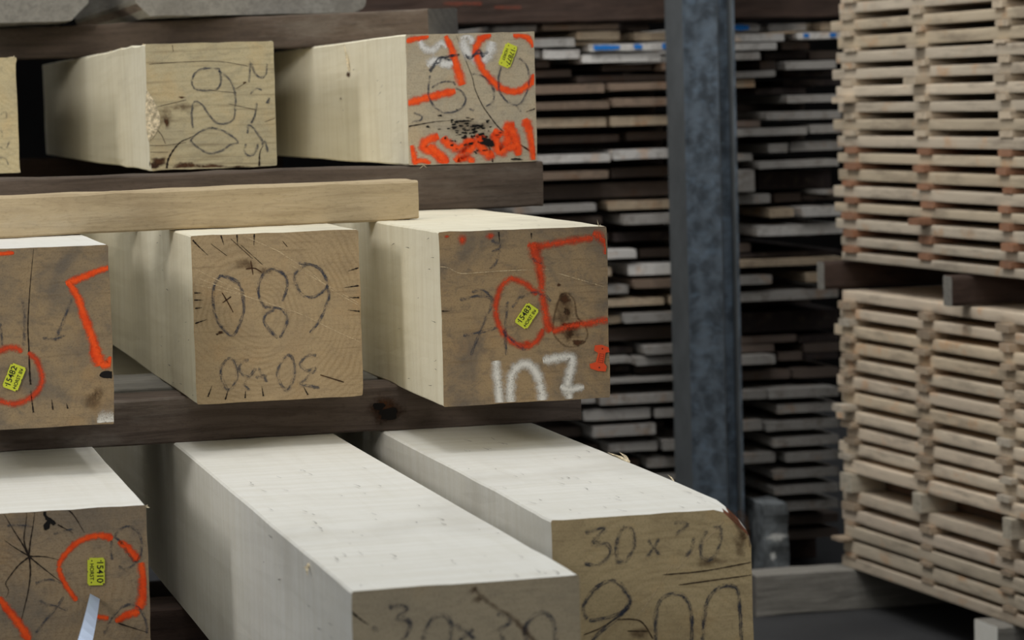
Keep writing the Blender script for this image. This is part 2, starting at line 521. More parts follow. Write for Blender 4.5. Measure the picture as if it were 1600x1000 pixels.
def catmull(pts, step=6):
    if len(pts) < 3:
        out = []
        n = 8
        for i in range(n + 1):
            out.append(tuple(pts[0][k] + (pts[1][k] - pts[0][k]) * i / n for k in range(2)))
        return out
    P = [pts[0]] + list(pts) + [pts[-1]]
    out = []
    for i in range(1, len(P) - 2):
        p0, p1, p2, p3 = P[i - 1:i + 3]
        for s in range(step):
            t = s / step
            out.append(tuple(0.5 * (2 * p1[k] + (p2[k] - p0[k]) * t + (2 * p0[k] - 5 * p1[k] + 4 * p2[k] - p3[k]) * t * t
                                    + (-p0[k] + 3 * p1[k] - 3 * p2[k] + p3[k]) * t ** 3) for k in range(2)))
    out.append(pts[-1])
    return out


class Marks:
    """strokes on one flat face; pts are (a, b) in metres on that face, put() maps them to beam space"""
    def __init__(self, put):
        self.put, self.v, self.f, self.uv, self.k = put, [], [], [], 0

    def stroke(self, pts, wd, taper=False, smooth=True, bounds=None):
        self.k += 1
        off = 0.0006 + 0.00004 * self.k
        c = catmull(pts) if smooth else list(pts)
        n = len(c)
        if n < 2:
            return
        ds = [0]
        for i in range(1, n):
            ds.append(ds[-1] + math.hypot(c[i][0] - c[i - 1][0], c[i][1] - c[i - 1][1]))
        tot = max(ds[-1], 1e-5)
        b = len(self.v)
        for i in range(n):
            a0, a1 = c[max(0, i - 1)], c[min(n - 1, i + 1)]
            tx, tz = a1[0] - a0[0], a1[1] - a0[1]
            l = math.hypot(tx, tz) or 1
            nx, nz = -tz / l, tx / l
            w0 = wd if not isinstance(wd, tuple) else wd[0] + (wd[1] - wd[0]) * ds[i] / tot
            e = min(ds[i], tot - ds[i])
            if taper:
                hwid = w0 / 2 * (1 - ds[i] / tot * 0.85) * (1 + 0.35 * math.sin(i * 2.3 + self.k))
            else:
                q = min(1, (e + 0.12 * w0) / (w0 / 2))
                hwid = w0 / 2 * math.sqrt(max(0, 1 - (1 - q) ** 2)) * (1 + 0.1 * math.sin(i * 1.7 + self.k))
            for s, vv in ((-1, 0.0), (0, 0.5), (1, 1.0)):
                pa, pb = c[i][0] + nx * hwid * s, c[i][1] + nz * hwid * s
                if bounds:
                    pa = min(max(pa, bounds[0]), bounds[1])
                    pb = min(max(pb, bounds[2]), bounds[3])
                self.v.append(self.put(pa, pb, off))
                self.uv.append((ds[i], vv))
        for i in range(n - 1):
            for s in (0, 1):
                q = b + i * 3 + s
                self.f.append((q, q + 1, q + 4, q + 3))

    def blob(self, cx, cz, rx, rz, seed=0, n=26, jag=0.25, bounds=None):
        self.k += 1
        off = 0.0005 + 0.00004 * self.k
        b = len(self.v)
        self.v.append(self.put(cx, cz, off))
        self.uv.append((0, 0.5))
        for i in range(n):
            a = 2 * math.pi * i / n
            r = 1 + jag * noise.noise(Vector((math.cos(a) * 1.5 + seed * 5.1, math.sin(a) * 1.5, seed))) * 1.6
            pa, pb = cx + rx * r * math.cos(a), cz + rz * r * math.sin(a)
            if bounds:
                pa = min(max(pa, bounds[0]), bounds[1])
                pb = min(max(pb, bounds[2]), bounds[3])
            self.v.append(self.put(pa, pb, off))
            self.uv.append((0.1, 0.0))
        for i in range(n):
            self.f.append((b, b + 1 + i, b + 1 + (i + 1) % n))

    def build(self, name, mat, parent, label=None):
        me = bpy.data.meshes.new(name)
        me.from_pydata(self.v, [], self.f)
        ul = me.uv_layers.new(name='UVMap')
        for lp in me.loops:
            ul.data[lp.index].uv = self.uv[lp.vertex_index]
        o = link(name, me, [mat], parent)
        if label:
            o['label'] = label
        return o


class Beam:
    """one squared timber whose sawn end faces the aisle"""
    def __init__(self, label, px_l, px_r, py, yf, z0, z1, length, side, end, seed, width=None, wane=None, edge_rough=0.0014, group='squared beams in the front pile'):
        xl = on_y(px_l, py, yf).x if px_l is not None else None
        xr = on_y(px_r, py, yf).x if px_r is not None else None
        if xl is None:
            xl = xr - width
        if xr is None:
            xr = xl + width
        self.w, self.h = xr - xl, z1 - z0
        self.cx, self.z0, self.yf = (xl + xr) / 2, z0, yf
        me = log_mesh('timber_beam', self.w, self.h, length, seed, wane=wane, edge_rough=edge_rough)
        self.o = link('timber_beam', me, [side, end, M['bark']])
        self.o.location = (self.cx, yf, z0)
        tag(self.o, label, 'beam', group)
        self.zoom = (0, 0, 1)
        hw = self.w / 2 - 0.0015
        self.bounds = (-hw, hw, 0.0015, self.h - 0.0015)

    def view(self, x0, y0, s):
        self.zoom = (x0, y0, s)

    def p(self, zx, zy):
        x0, y0, s = self.zoom
        q = on_y(x0 + zx / s, y0 + zy / s, self.yf)
        return (q.x - self.cx, q.z - self.z0)

    def m(self, zlen):
        return zlen / self.zoom[2] / FPX * self.yf

    def front(self):
        return Marks(lambda a, b, off: (a, -off, b))

    def lines(self, name, mat, strokes, wd, label=None, taper=False, smooth=True, passes=1):
        mk = self.front()
        for s in strokes:
            wz = wd
            if isinstance(s, tuple):               # (width or (start, end), points ...)
                wz, s = s[0], list(s[1:])

            kw = 1.2 if mat.name.endswith('crayon') else 1.7 if mat.name.startswith('white') else 1.45 if 'spray' in mat.name else 1.0
            wz = tuple(x * kw for x in wz) if isinstance(wz, tuple) else wz * kw
            for k in range(passes):
                r = random.Random(len(s) * 31 + k)
                j = [(q[0] + (r.uniform(-7, 7) if k else 0), q[1] + (r.uniform(-7, 7) if k else 0)) for q in s]
                ww = tuple(self.m(x) for x in wz) if isinstance(wz, tuple) else self.m(wz)
                mk.stroke([self.p(*q) for q in j], ww, taper, smooth, self.bounds)
        return mk.build(name, mat, self.o, label)

    def blobs(self, name, mat, items, label=None, jag=0.3):
        mk = self.front()
        for i, (zx, zy, rx, rz) in enumerate(items):
            c = self.p(zx, zy)
            mk.blob(c[0], c[1], self.m(rx), self.m(rz), i + zx * 0.01, jag=jag, bounds=self.bounds)
        return mk.build(name, mat, self.o, label)

    def tag_plate(self, centre, reading, upv, lw, lh, number, sub, label):
        """printed plastic plate nailed to the end; reading/upv are photo directions of the text"""
        c = Vector(self.p(*centre))
        u = Vector(self.p(centre[0] + reading[0], centre[1] + reading[1])) - c
        u.normalize()
        v = Vector((-u.y, u.x))
        vv = Vector(self.p(centre[0] + upv[0], centre[1] + upv[1])) - c
        if v.dot(vv) < 0:
            v = -v
        W, Hh = self.m(lw) / 2, self.m(lh) / 2
        n = 0.14
        outline = [(-1, -1 + n * 1.6), (-1 + n, -1 + n * 1.6), (-1 + n, -1), (-0.08, -1), (-0.05, -0.93), (0.05, -0.93), (0.08, -1), (1 - n, -1), (1 - n * 0.5, -1 + n), (1, -1 + n),
                   (1, 1 - n * 1.6), (1 - n, 1 - n * 1.6), (1 - n, 1), (0.08, 1), (0.05, 0.93), (-0.05, 0.93), (-0.08, 1), (-1 + n, 1), (-1 + n * 0.5, 1 - n), (-1, 1 - n)]
        bm = bmesh.new()
        fr = [bm.verts.new((c.x + u.x * a * W + v.x * b * Hh, -0.0034, c.y + u.y * a * W + v.y * b * Hh)) for a, b in outline]
        bk = [bm.verts.new((q.co.x, -0.0014, q.co.z)) for q in fr]
        bm.faces.new(fr)
        bm.faces.new(bk[::-1])
        for i in range(len(fr)):
            k = (i + 1) % len(fr)
            bm.faces.new((fr[i], fr[k], bk[k], bk[i]))
        bmesh.ops.recalc_face_normals(bm, faces=bm.faces)
        me = bpy.data.meshes.new('number_tag')
        bm.to_mesh(me)
        bm.free()
        t = link('number_tag', me, [M['tag']], self.o)
        t['label'] = label
        for txt, size, ang_y in ((number, Hh * 1.05, 0.42), (sub, Hh * 0.62, -0.52)):
            cu = bpy.data.curves.new('txt', 'FONT')
            cu.body = txt
            cu.align_x = 'CENTER'
            cu.align_y = 'CENTER'
            cu.size = size
            cu.offset = size * 0.012
            tmp = bpy.data.objects.new('txt', cu)
            COL.objects.link(tmp)
            bpy.context.view_layer.update()
            tm = bpy.data.meshes.new_from_object(tmp)
            bpy.data.objects.remove(tmp)
            xs = [q.co.x for q in tm.vertices]
            k = min(1.0, 1.62 * W / max(max(xs) - min(xs), 1e-6))
            for q in tm.vertices:
                a, b = q.co.x * k, q.co.y + ang_y * Hh
                q.co = (c.x + u.x * a + v.x * b, -0.0038, c.y + u.y * a + v.y * b)
            tm.name = 'tag_lettering'
            link('tag_lettering', tm, [M['ink']], t)
        mk = Marks(lambda a, b, off: (a, -0.0037, b))
        for a, b in ((-0.78, 0.55), (0.8, 0.5), (-0.8, -0.5), (0.78, -0.55)):
            mk.blob(c.x + u.x * a * W + v.x * b * Hh, c.y + u.y * a * W + v.y * b * Hh, 0.0011, 0.0011, n=8, jag=0)
        mk.build('nail_hole', M['ink'], t)
        return t


def bearer(label, p0, p1, z0, z1, depth, mat, seed, end=None, rough=0.003, cat='bearer', group=None, name='timber_bearer', wane=None, bev=0.004):
    """timber lying across: front lower edge runs from p0 to p1 (x, y); depth goes away from the camera"""
    a, b = Vector((*p0, 0)), Vector((*p1, 0))
    d = (b - a)
    length = d.length
    ang = math.atan2(d.y, d.x)
    rows = [0, 0.004, 0.02] + [0.06 * k for k in range(1, int(length / 0.06))]
    me = log_mesh(name, depth, z1 - z0, length, seed, rough=rough, bev=bev, nseg=8, rows=rows, wane=wane)
    o = link(name, me, [mat, end or M['bearer_end'], M['bark']])
    # local +Y runs from the right end p1 back to p0
    o.rotation_euler = (0, 0, ang + math.pi / 2)
    nrm = Vector((-d.y, d.x, 0)).normalized()
    c = b + nrm * (depth / 2)
    o.location = (c.x, c.y, z0)
    return tag(o, label, cat, group)


# ------------------------------------------------------------------ the hall
bm = bmesh.new()
bm_box(bm, (-9, -3, -0.1), (9, 14.2, 0))
struct('floor', bm, M['floor'])
bm = bmesh.new()
bm_box(bm, (-9, 14, 0), (9, 14.2, 7))
struct('wall_back', bm, M['wall'])
bm = bmesh.new()
bm_box(bm, (8.8, -3, 0), (9, 14, 7))
struct('wall_right', bm, M['wall'])

Z = CAM_H
zM0, zM1 = Z - 0.526, Z - 0.226       # middle row of beams
zB1 = Z - 0.610                        # top of the bottom row
zB0 = zB1 - 0.30
zT0, zT1 = Z - 0.132, Z + 0.136       # top row
# ------------------------------------------------------------------ squared beams of the front pile
GREEN = 'yellow plastic number tag'

# top row
T1 = Beam('cut-off pale beam at the left end of the top row, beside the black gap', None, 27.5, 180, 6.3, zT0, zT0 + 0.249, 2.3,
          M['side_pale'], M['endT1'], 1, width=0.25, edge_rough=0.004)
T1.view(0, 0, 3.448)
T1.lines('crayon_number', M['crayon'], [[(2, 700), (12, 720), (10, 740)], [(0, 790), (30, 805), (50, 760)], [(0, 850), (28, 852), (45, 890)], [(2, 620), (30, 600), (35, 640)]], 11)

T2 = Beam('pale beam of the top row with a torn knot on its left edge and crayon 62 and 0', 230.5, 430.5, 164, 6.05, zT0 + 0.002, zT1 - 0.002, 2.5,
          M['side_pale'], M['endT2'], 2, edge_rough=0.003)
T2.view(220, 55, 4.65)
T2.lines('crayon_number', M['crayon'], [
    [(560, 245), (480, 240), (410, 262), (375, 310), (378, 370), (420, 395), (500, 400), (560, 385), (580, 320), (565, 240)],
    [(560, 262), (610, 285), (660, 345), (685, 430), (685, 520), (678, 600), (650, 632), (600, 645), (550, 640), (500, 590), (450, 515), (390, 482), (370, 560), (372, 620), (380, 672)],
    [(362, 765), (410, 715), (500, 675), (590, 692), (660, 730), (705, 775), (650, 795), (590, 835), (510, 858), (440, 835), (390, 795), (362, 765)]], 17, passes=2)
T2.lines('crayon_size_note', M['crayon'], [
    [(785, 345), (790, 270), (795, 195), (830, 270), (870, 310), (910, 280), (915, 205)],
    [(795, 430), (840, 390), (880, 400)], [(925, 500), (935, 455), (915, 495)], [(800, 640), (830, 585), (845, 490)], [(830, 580), (800, 640)],
    [(775, 710), (785, 655), (830, 690), (865, 750), (885, 770)],
    [(765, 790), (752, 835), (775, 870), (815, 868), (840, 820), (850, 790)], [(880, 800), (900, 770), (925, 850)]], 18, passes=2)
T2.lines('crack', M['crack'], [[(188, 968), (200, 900), (240, 830), (290, 775), (345, 750), (420, 715)], [(860, 965), (862, 880), (868, 840), (890, 800)]], 16, taper=True)
T2.lines('hair_crack', M['crack_thin'], [[(228, 70), (236, 120)], [(110, 680), (150, 725), (180, 790)], [(900, 630), (980, 600)], [(690, 390), (770, 340)], [(50, 800), (180, 800), (330, 780)], [(60, 850), (200, 850)], [(500, 400), (700, 420)],
                                         [(60, 210), (300, 195), (560, 190), (780, 225)], [(120, 520), (330, 470)], [(640, 500), (850, 545)]], 6)
T2.blobs('knot', M['knot'], [(295, 450, 34, 12), (185, 630, 26, 42), (752, 345, 16, 12)], 'brown knots in the end grain')
T2.blobs('bark_pocket', M['knot'], [(330, 950, 150, 36), (520, 955, 120, 26), (690, 960, 140, 16), (130, 920, 70, 44), (90, 950, 60, 30)], 'brown bark pocket along the lower edge')
T2.blobs('knot_stain', M['stain'], [(180, 600, 80, 110), (300, 520, 120, 60)])

T3 = Beam('pale beam at the right end of the top row, its grey end sprayed orange and white', 636.5, 836.5, 155, 5.8, zT0, zT1, 2.6,
          M['side_pale'], M['endT3'], 3, edge_rough=0.002)
T3.view(630, 45, 4.545)
T3.lines('white_paint', M['white_soft'], [
    (62, (115, 85), (150, 140), (220, 150), (265, 105), (310, 130)), (90, (430, 60), (440, 140), (480, 190), (560, 220), (610, 170), (630, 90)),
    (70, (175, 270), (220, 225), (300, 250), (350, 240)), (60, (410, 70), (460, 50), (500, 110))], 60, 'thin white spray')
T3.lines('orange_paint', M['orange'], [
    (62, (20, 530), (130, 500), (250, 470), (370, 440)), ((46, 84), (300, 50), (345, 150), (385, 290), (420, 400)), (46, (20, 90), (90, 68), (180, 50)),
    ((66, 56), (620, 35), (550, 70), (515, 150), (535, 230), (580, 310), (650, 390), (740, 440), (820, 440), (900, 390), (945, 330)),
    (50, (780, 45), (860, 50), (910, 90), (930, 130)), (50, (930, 320), (925, 400)),
    (62, (50, 830), (75, 920), (90, 965)), (58, (90, 950), (150, 940), (190, 965)),
    (70, (250, 760), (160, 800), (150, 850), (230, 890), (290, 960)), (70, (180, 830), (270, 900), (310, 960)), (74, (280, 770), (320, 820), (400, 850), (470, 800), (490, 840), (380, 940), (460, 930), (500, 960)),
    (80, (550, 750), (540, 820), (600, 890), (640, 880)), (86, (650, 730), (680, 870), (740, 800), (740, 700), (790, 690)), (76, (720, 690), (770, 720), (800, 800), (820, 900)),
    (80, (860, 640), (885, 700), (915, 790), (930, 930)), (70, (740, 850), (800, 830)), (60, (640, 720), (700, 760))], 60, 'bright orange sprayed strokes')
T3.lines('crayon_number', M['crayon'], [
    [(190, 310), (240, 240), (310, 200), (400, 185)], [(200, 290), (250, 210), (330, 195), (400, 180)], [(185, 300), (215, 250), (260, 240), (270, 200), (330, 220), (350, 180)],
    [(190, 330), (175, 430), (190, 500), (240, 570), (320, 595), (400, 570), (440, 510), (420, 450), (370, 420)], [(200, 420), (260, 385), (340, 375), (370, 400)],
    [(490, 320), (560, 335), (620, 385), (645, 450), (630, 520), (590, 550)],
    [(820, 210), (870, 250), (890, 330), (885, 420), (850, 510), (800, 540), (730, 510), (680, 440), (675, 350), (690, 270)],
    [(440, 180), (480, 215), (540, 150), (560, 200), (600, 160)], [(450, 210), (520, 180), (610, 170)],
    [(70, 600), (125, 620), (120, 650), (60, 665)], [(465, 570), (500, 580)], [(800, 540), (830, 590)]], 17, passes=2)
T3.lines('crack', M['crack'], [[(375, 45), (405, 120), (440, 215), (490, 345), (510, 430), (560, 540), (600, 600), (660, 680), (720, 740), (800, 800), (940, 895)][::-1],
                               [(0, 700), (110, 680), (230, 660), (360, 650)], [(635, 960), (625, 880), (580, 780)], [(945, 565), (870, 590)]], 11, taper=True)
rot = []
rr = random.Random(4)
for k in range(95):
    a, b = rr.gauss(0, 1), rr.gauss(0, 1)
    rot.append((480 + a * 95 + b * 45, 735 + b * 62 + abs(a) * 6, rr.uniform(4, 17), rr.uniform(3, 8)))
rot += [(420, 655, 58, 7), (590, 800, 40, 28), (430, 770, 22, 9), (520, 690, 46, 8), (805, 925, 38, 9), (170, 695, 16, 8), (620, 815, 26, 22), (360, 700, 24, 10)]
rot = [q for q in rot if q[0] < 900 and q[1] < 930]
T3.blobs('rot_stain', M['stain'], [(460, 690, 230, 60), (600, 800, 90, 90)])
T3.blobs('rot_hole', M['black'], rot, 'cluster of small black rot holes', jag=0.5)
T3.tag_plate((741, 190), (-40, 105), (60, 32), 172, 92, '17877', 'HORST', GREEN)

# middle row
M1 = Beam('grey-brown beam at the left end of the middle row, orange hook mark and white lower corner', None, 174, 520, 4.83, zM0, zM1, 3.4,
          M['side_white'], M['endM1'], 4, width=0.30)
M1.view(0, 250, 3.448)
M1.lines('orange_paint', M['orange'], [((34, 46), (590, 578), (520, 600), (450, 630), (355, 668)), ((40, 58), (370, 660), (420, 740), (455, 850), (490, 940), (530, 1060)),
                                      ((62, 78), (505, 1010), (525, 1060), (545, 1105)), (50, (540, 1105), (585, 1100), (600, 1060)), (24, (-10, 506), (75, 500))], 40, 'orange sprayed hook')
M1.view(0, 520, 4.547)
M1.lines('orange_ring', M['orange_dull'], [(56, (-20, 140), (60, 105), (120, 110), (155, 140)), (50, (200, 140), (255, 190), (290, 270), (300, 340), (270, 410), (200, 470), (100, 505), (-20, 480))], 50, 'half visible orange ring')
M1.lines('white_paint', M['white'], [(100, (700, 622), (760, 612), (860, 606)), (90, (690, 640), (760, 632), (860, 626))], 60, 'white sprayed corner')
M1.view(0, 250, 3.448)
M1.lines('crayon_number', M['crayon_faint'], [[(385, 755), (340, 870), (300, 975)], [(230, 962), (300, 965), (350, 942)], [(120, 760), (135, 870), (130, 1000)], [(0, 880), (10, 1000)]], 18, passes=2)
M1.lines('crack', M['crack'], [[(180, 480), (165, 640), (155, 780), (150, 900), (155, 1010), (160, 1150), (165, 1210)][::-1], [(180, 1360), (172, 1300), (165, 1240)], [(285, 1345), (278, 1290)], [(365, 1340), (358, 1310)]], 9, taper=True)
M1.view(0, 520, 4.547)
M1.blobs('hole', M['black'], [(755, 296, 44, 22), (785, 300, 18, 24)], 'black hole at the right edge')
M1.blobs('knot_stain', M['stain'], [(700, 430, 70, 60), (660, 480, 90, 70)])
M1.tag_plate((100, 315), (65, -165), (-95, -50), 182, 112, '15482', 'HORST BV', GREEN)

M2 = Beam('honey-brown beam in the middle row marked 680 and 30x30 in crayon', 302.5, 563, 489, 5.06, zM0, zM1, 3.2,
          M['side_pale'], M['endM2'], 5)
M2.view(280, 330, 3.226)
M2.lines('crayon_number', M['crayon'], [
    [(215, 320), (180, 370), (168, 450), (185, 530), (230, 600), (270, 625), (310, 560), (325, 480), (310, 400), (290, 350), (215, 320)],
    [(430, 480), (405, 430), (400, 370), (430, 310), (480, 290), (530, 320), (545, 380), (520, 455)],
    [(430, 480), (480, 488), (520, 500), (542, 550), (508, 640)], [(480, 492), (440, 520), (428, 560), (460, 610), (495, 640)],
    [(640, 270), (590, 310), (580, 350), (610, 410), (660, 435), (710, 415), (745, 370), (720, 310), (680, 275), (600, 262)], [(740, 370), (757, 420), (742, 480), (700, 560), (658, 615)]], 17, 'blue grey crayon 680', passes=2)
M2.lines('crayon_size_note', M['crayon_faint'], [
    [(240, 745), (210, 800), (220, 860), (250, 900), (285, 860), (292, 800), (270, 750), (240, 745)],
    [(350, 745), (310, 770), (308, 810), (350, 835), (385, 790)], [(350, 835), (332, 875), (358, 902)], [(385, 840), (437, 830)], [(400, 790), (438, 862)],
    [(540, 725), (500, 790), (500, 850), (540, 900), (575, 850), (582, 780), (565, 735), (540, 725)],
    [(692, 725), (640, 728), (612, 770), (640, 802), (690, 790), (630, 850), (608, 872), (650, 878), (704, 888)]], 19, 'faint crayon 30x30', passes=2)
M2.lines('crack', M['crack'], [[(68, 146), (100, 180), (145, 222)], [(208, 116), (225, 170)], [(290, 115), (294, 170)], [(378, 112), (376, 172)], [(232, 950), (248, 896)], [(332, 942), (334, 905)], [(424, 932), (416, 884)], [(648, 925), (625, 882)],
                               [(145, 935), (165, 880)], [(904, 285), (850, 302)], [(906, 375), (830, 385)], [(910, 435), (850, 436)], [(912, 505), (850, 498)], [(76, 412), (112, 412)], [(76, 448), (120, 448)], [(80, 490), (115, 486)], [(80, 566), (140, 545)]], 8, taper=True)
M2.lines('ray_fleck', M['scratch'], [[(80, 370), (300, 420), (500, 480), (640, 530), (760, 590), (915, 660)], [(480, 190), (650, 300), (760, 390), (912, 478)], [(560, 270), (740, 370), (910, 465)], [(80, 290), (200, 350), (330, 410)], [(100, 340), (400, 450)], [(340, 130), (520, 210)]], 6, 'pale ray flecks')
M2.lines('heart_crack', M['knot'], [[(215, 410), (245, 460), (272, 510)], [(218, 462), (262, 430)], [(335, 292), (380, 288), (420, 312)], [(360, 250), (372, 320)], [(710, 825), (760, 840), (830, 862)]], 9, 'brown crossed knots')
M2.blobs('knot', M['knot'], [(208, 612, 18, 12), (190, 620, 10, 8)], 'small brown knot')
M2.blobs('knot_stain', M['stain'], [(340, 270, 70, 45), (430, 300, 60, 30)])
M2.lines('hair_crack', M['crack_thin'], [[(160, 165), (240, 225)], [(260, 140), (370, 240)], [(310, 170), (420, 270)], [(520, 150), (545, 180)]], 5)

M3 = Beam('dark-ended beam at the right end of the middle row, white sprayed 107', 689, 950.5, 495, 4.83, zM0 - 0.001, zM1, 3.4,
          M['side_pale'], M['endM3'], 6)
M3.view(680, 340, 3.333)
M3.lines('orange_paint', M['orange_dull'], [
    (46, (480, 140), (530, 150), (590, 140), (700, 122), (820, 105)), (60, (820, 80), (860, 100), (885, 130)), (40, (880, 110), (895, 190)),
    ((74, 44), (505, 130), (520, 190), (540, 250), (552, 330), (555, 410)), ((48, 60), (555, 400), (570, 480), (585, 560), (605, 590)), (46, (610, 595), (700, 565), (800, 550), (905, 530)),
    (40, (405, 310), (350, 350), (322, 420), (315, 490), (335, 570), (390, 640), (470, 672), (530, 640), (560, 580)), (40, (400, 318), (470, 345), (530, 400))], 40, 'orange sprayed strokes and ring')
M3.blobs('orange_dab', M['orange_dull'], [(140, 115, 36, 44), (288, 95, 34, 28), (60, 98, 22, 12), (480, 655, 44, 30), (590, 575, 36, 40), (515, 165, 36, 44)], 'orange sprayed dabs', jag=0.15)
M3.lines('white_number', M['white'], [(54, (315, 745), (325, 850), (338, 985)), (56, (398, 985), (390, 900), (405, 810), (450, 765), (500, 775), (540, 840), (555, 920), (556, 985)),
                                     (54, (560, 745), (620, 735), (700, 725), (712, 760), (695, 830), (690, 880), (700, 945)), (40, (650, 880), (700, 895), (775, 880))], 54, 'white sprayed 107')
M3.lines('crayon_number', M['crayon_faint'], [
    [(130, 430), (190, 415), (240, 405), (300, 430), (260, 540), (220, 630), (185, 715)], [(145, 618), (230, 600), (325, 572)], [(190, 390), (250, 380), (300, 415)],
    [(372, 440), (365, 540), (362, 620), (370, 715)], [(350, 590), (400, 640), (470, 690)], [(290, 120), (340, 150), (300, 180)], [(335, 170), (320, 230), (290, 270)],
    [(440, 420), (500, 392), (560, 402), (600, 435)], [(505, 215), (550, 240)], [(400, 470), (440, 410)]], 19, passes=2)
M3.blobs('knot', M['stain'], [(675, 455, 75, 85), (705, 600, 105, 88), (660, 520, 65, 60), (690, 610, 70, 60)], 'dark twin knot', jag=0.35)
M3.lines('knot_outline', M['stain'], [[(655, 400), (690, 395), (725, 435), (738, 515), (782, 565), (790, 625), (752, 664), (690, 672), (642, 640), (614, 590), (618, 520), (636, 450), (655, 400)]], 20)
M3.blobs('knot_heart', M['knot'], [(685, 488, 28, 28), (703, 602, 30, 28), (642, 350, 16, 12), (545, 300, 22, 26), (675, 425, 46, 36), (720, 560, 60, 24), (740, 650, 50, 24)], 'dark knot hearts')
M3.lines('crack', M['crack'], [[(22, 487), (75, 487)], [(330, 75), (335, 130)], [(500, 80), (500, 110)]], 9, taper=True)
M3.lines('ray_fleck', M['scratch'], [[(25, 255), (70, 262), (130, 290), (240, 285), (400, 275), (600, 270)], [(640, 290), (880, 360)]], 7)
M3.tag_plate((475, 512), (60, -90), (-66, -36), 128, 80, '15483', 'HORST BV', GREEN)


def orange_spool():
    M3.view(680, 340, 3.333)
    out = [(835, 665), (870, 662), (905, 675), (910, 700), (890, 702), (880, 755), (896, 775), (890, 800), (850, 798), (812, 785), (808, 762), (840, 752), (852, 705), (832, 692)]
    bm = bmesh.new()
    q = [M3.p(a - 5, b) for a, b in out]
    fr = [bm.verts.new((a, -0.0035, b)) for a, b in q]
    bk = [bm.verts.new((a, -0.0014, b)) for a, b in q]
    bm.faces.new(fr)
    bm.faces.new(bk[::-1])
    for i in range(len(fr)):
        k = (i + 1) % len(fr)
        bm.faces.new((fr[i], fr[k], bk[k], bk[i]))
    bmesh.ops.recalc_face_normals(bm, faces=bm.faces)
    me = bpy.data.meshes.new('spool_tag')
    bm.to_mesh(me)
    bm.free()
    t = link('spool_tag', me, [M['tag_orange']], M3.o)
    t['label'] = 'orange spool-shaped plastic tag'
    mk = Marks(lambda a, b, off: (a, -0.0036 - off * 0.2, b))
    for x, y in ((868, 682), (852, 780)):
        c = M3.p(x, y)
        mk.blob(c[0], c[1], 0.0016, 0.0016, n=10, jag=0)
    for k in range(5):
        y = 708 + k * 11
        mk.stroke([M3.p(856 - k * 1.5, y), M3.p(874 - k * 1.5, y + 3)], M3.m(3.2), smooth=False)
    mk.stroke([M3.p(855, 705), M3.p(845, 755)], M3.m(3), smooth=False)
    mk.stroke([M3.p(877, 708), M3.p(868, 758)], M3.m(3), smooth=False)
    mk.build('tag_print', M['ink_brown'], t)


orange_spool()

# bottom row
B1 = Beam('beam at the left end of the bottom row, star-cracked end with orange ring and upright yellow tag', None, 232, 890, 4.42, zB0, zB1, 3.8,
          M['side_white'], M['endB1'], 7, width=0.30)
B1.view(0, 780, 4.545)
B1.lines('orange_paint', M['orange'], [
    ((40, 56), (415, 480), (440, 420), (500, 350), (560, 300), (640, 268), (730, 260), (800, 280)), ((50, 70), (840, 300), (900, 340), (950, 400), (985, 430)),
    ((70, 86), (1000, 450), (1020, 560), (1015, 680), (985, 780)), ((70, 50), (990, 800), (900, 820), (820, 870)), (40, (415, 480), (440, 560), (500, 660), (545, 720)), (46, (690, 835), (770, 845)),
    ((50, 76), (-10, 700), (60, 790), (130, 880), (210, 1000))], 50, 'orange sprayed ring and stroke')
B1.lines('crayon_number', M['crayon_faint'], [
    [(810, 270), (850, 220), (910, 195), (975, 230), (1005, 300), (1000, 390), (960, 445), (900, 380), (850, 300), (810, 270)], [(790, 300), (790, 390), (800, 430)], [(840, 480), (900, 495), (960, 460)],
    [(740, 960), (790, 850), (860, 770), (940, 745), (1000, 790), (1040, 880), (1040, 950)], [(250, 950), (330, 850), (400, 770), (450, 690)], [(280, 720), (340, 750), (400, 760), (480, 790)], [(250, 600), (340, 570), (440, 590)],
    [(50, 190), (120, 185), (230, 190)], [(380, 250), (440, 230), (520, 210)]], 22, passes=2)
B1.lines('star_crack', M['crack'], [
    [(205, 410), (160, 320), (90, 210), (15, 80)], [(205, 400), (215, 300), (235, 180), (250, 60)], [(200, 390), (170, 290), (185, 150), (190, 80)], [(205, 410), (130, 470), (60, 560), (40, 600), (60, 650), (40, 700)],
    [(208, 410), (215, 520), (200, 650), (170, 780), (130, 940)], [(205, 405), (320, 408), (420, 430)], [(210, 410), (320, 500), (450, 600)], [(200, 400), (100, 340), (30, 290)], [(450, 50), (520, 110), (600, 240)], [(410, 180), (520, 240)], [(840, 880), (1060, 950)]], 11, 'dark star-shaped drying cracks', taper=True)
B1.lines('split', M['black'], [(20, (300, 20), (320, 60), (318, 110), (345, 150), (340, 210)), (30, (325, 130), (370, 160), (388, 180)), (34, (335, 215), (325, 190), (350, 160))], 24, 'open black split')
B1.tag_plate((681, 512), (0, 1), (1, 0), 196, 122, '15410', 'HORST', GREEN)
# splits running over the top face of this beam
mk = Marks(lambda a, b, off: (a, b, B1.h + off + 0.0008))
for xx, k in ((-0.112, 0), (-0.094, 1), (-0.142, 2)):
    mk.stroke([(xx + 0.002 * math.sin(i * 2 + k * 2), 0.004 + i * 0.035) for i in range(9 - k)], 0.010 if k == 0 else 0.005, taper=True)
mk.build('top_split', M['crack'], B1.o, 'dark splits over the top')

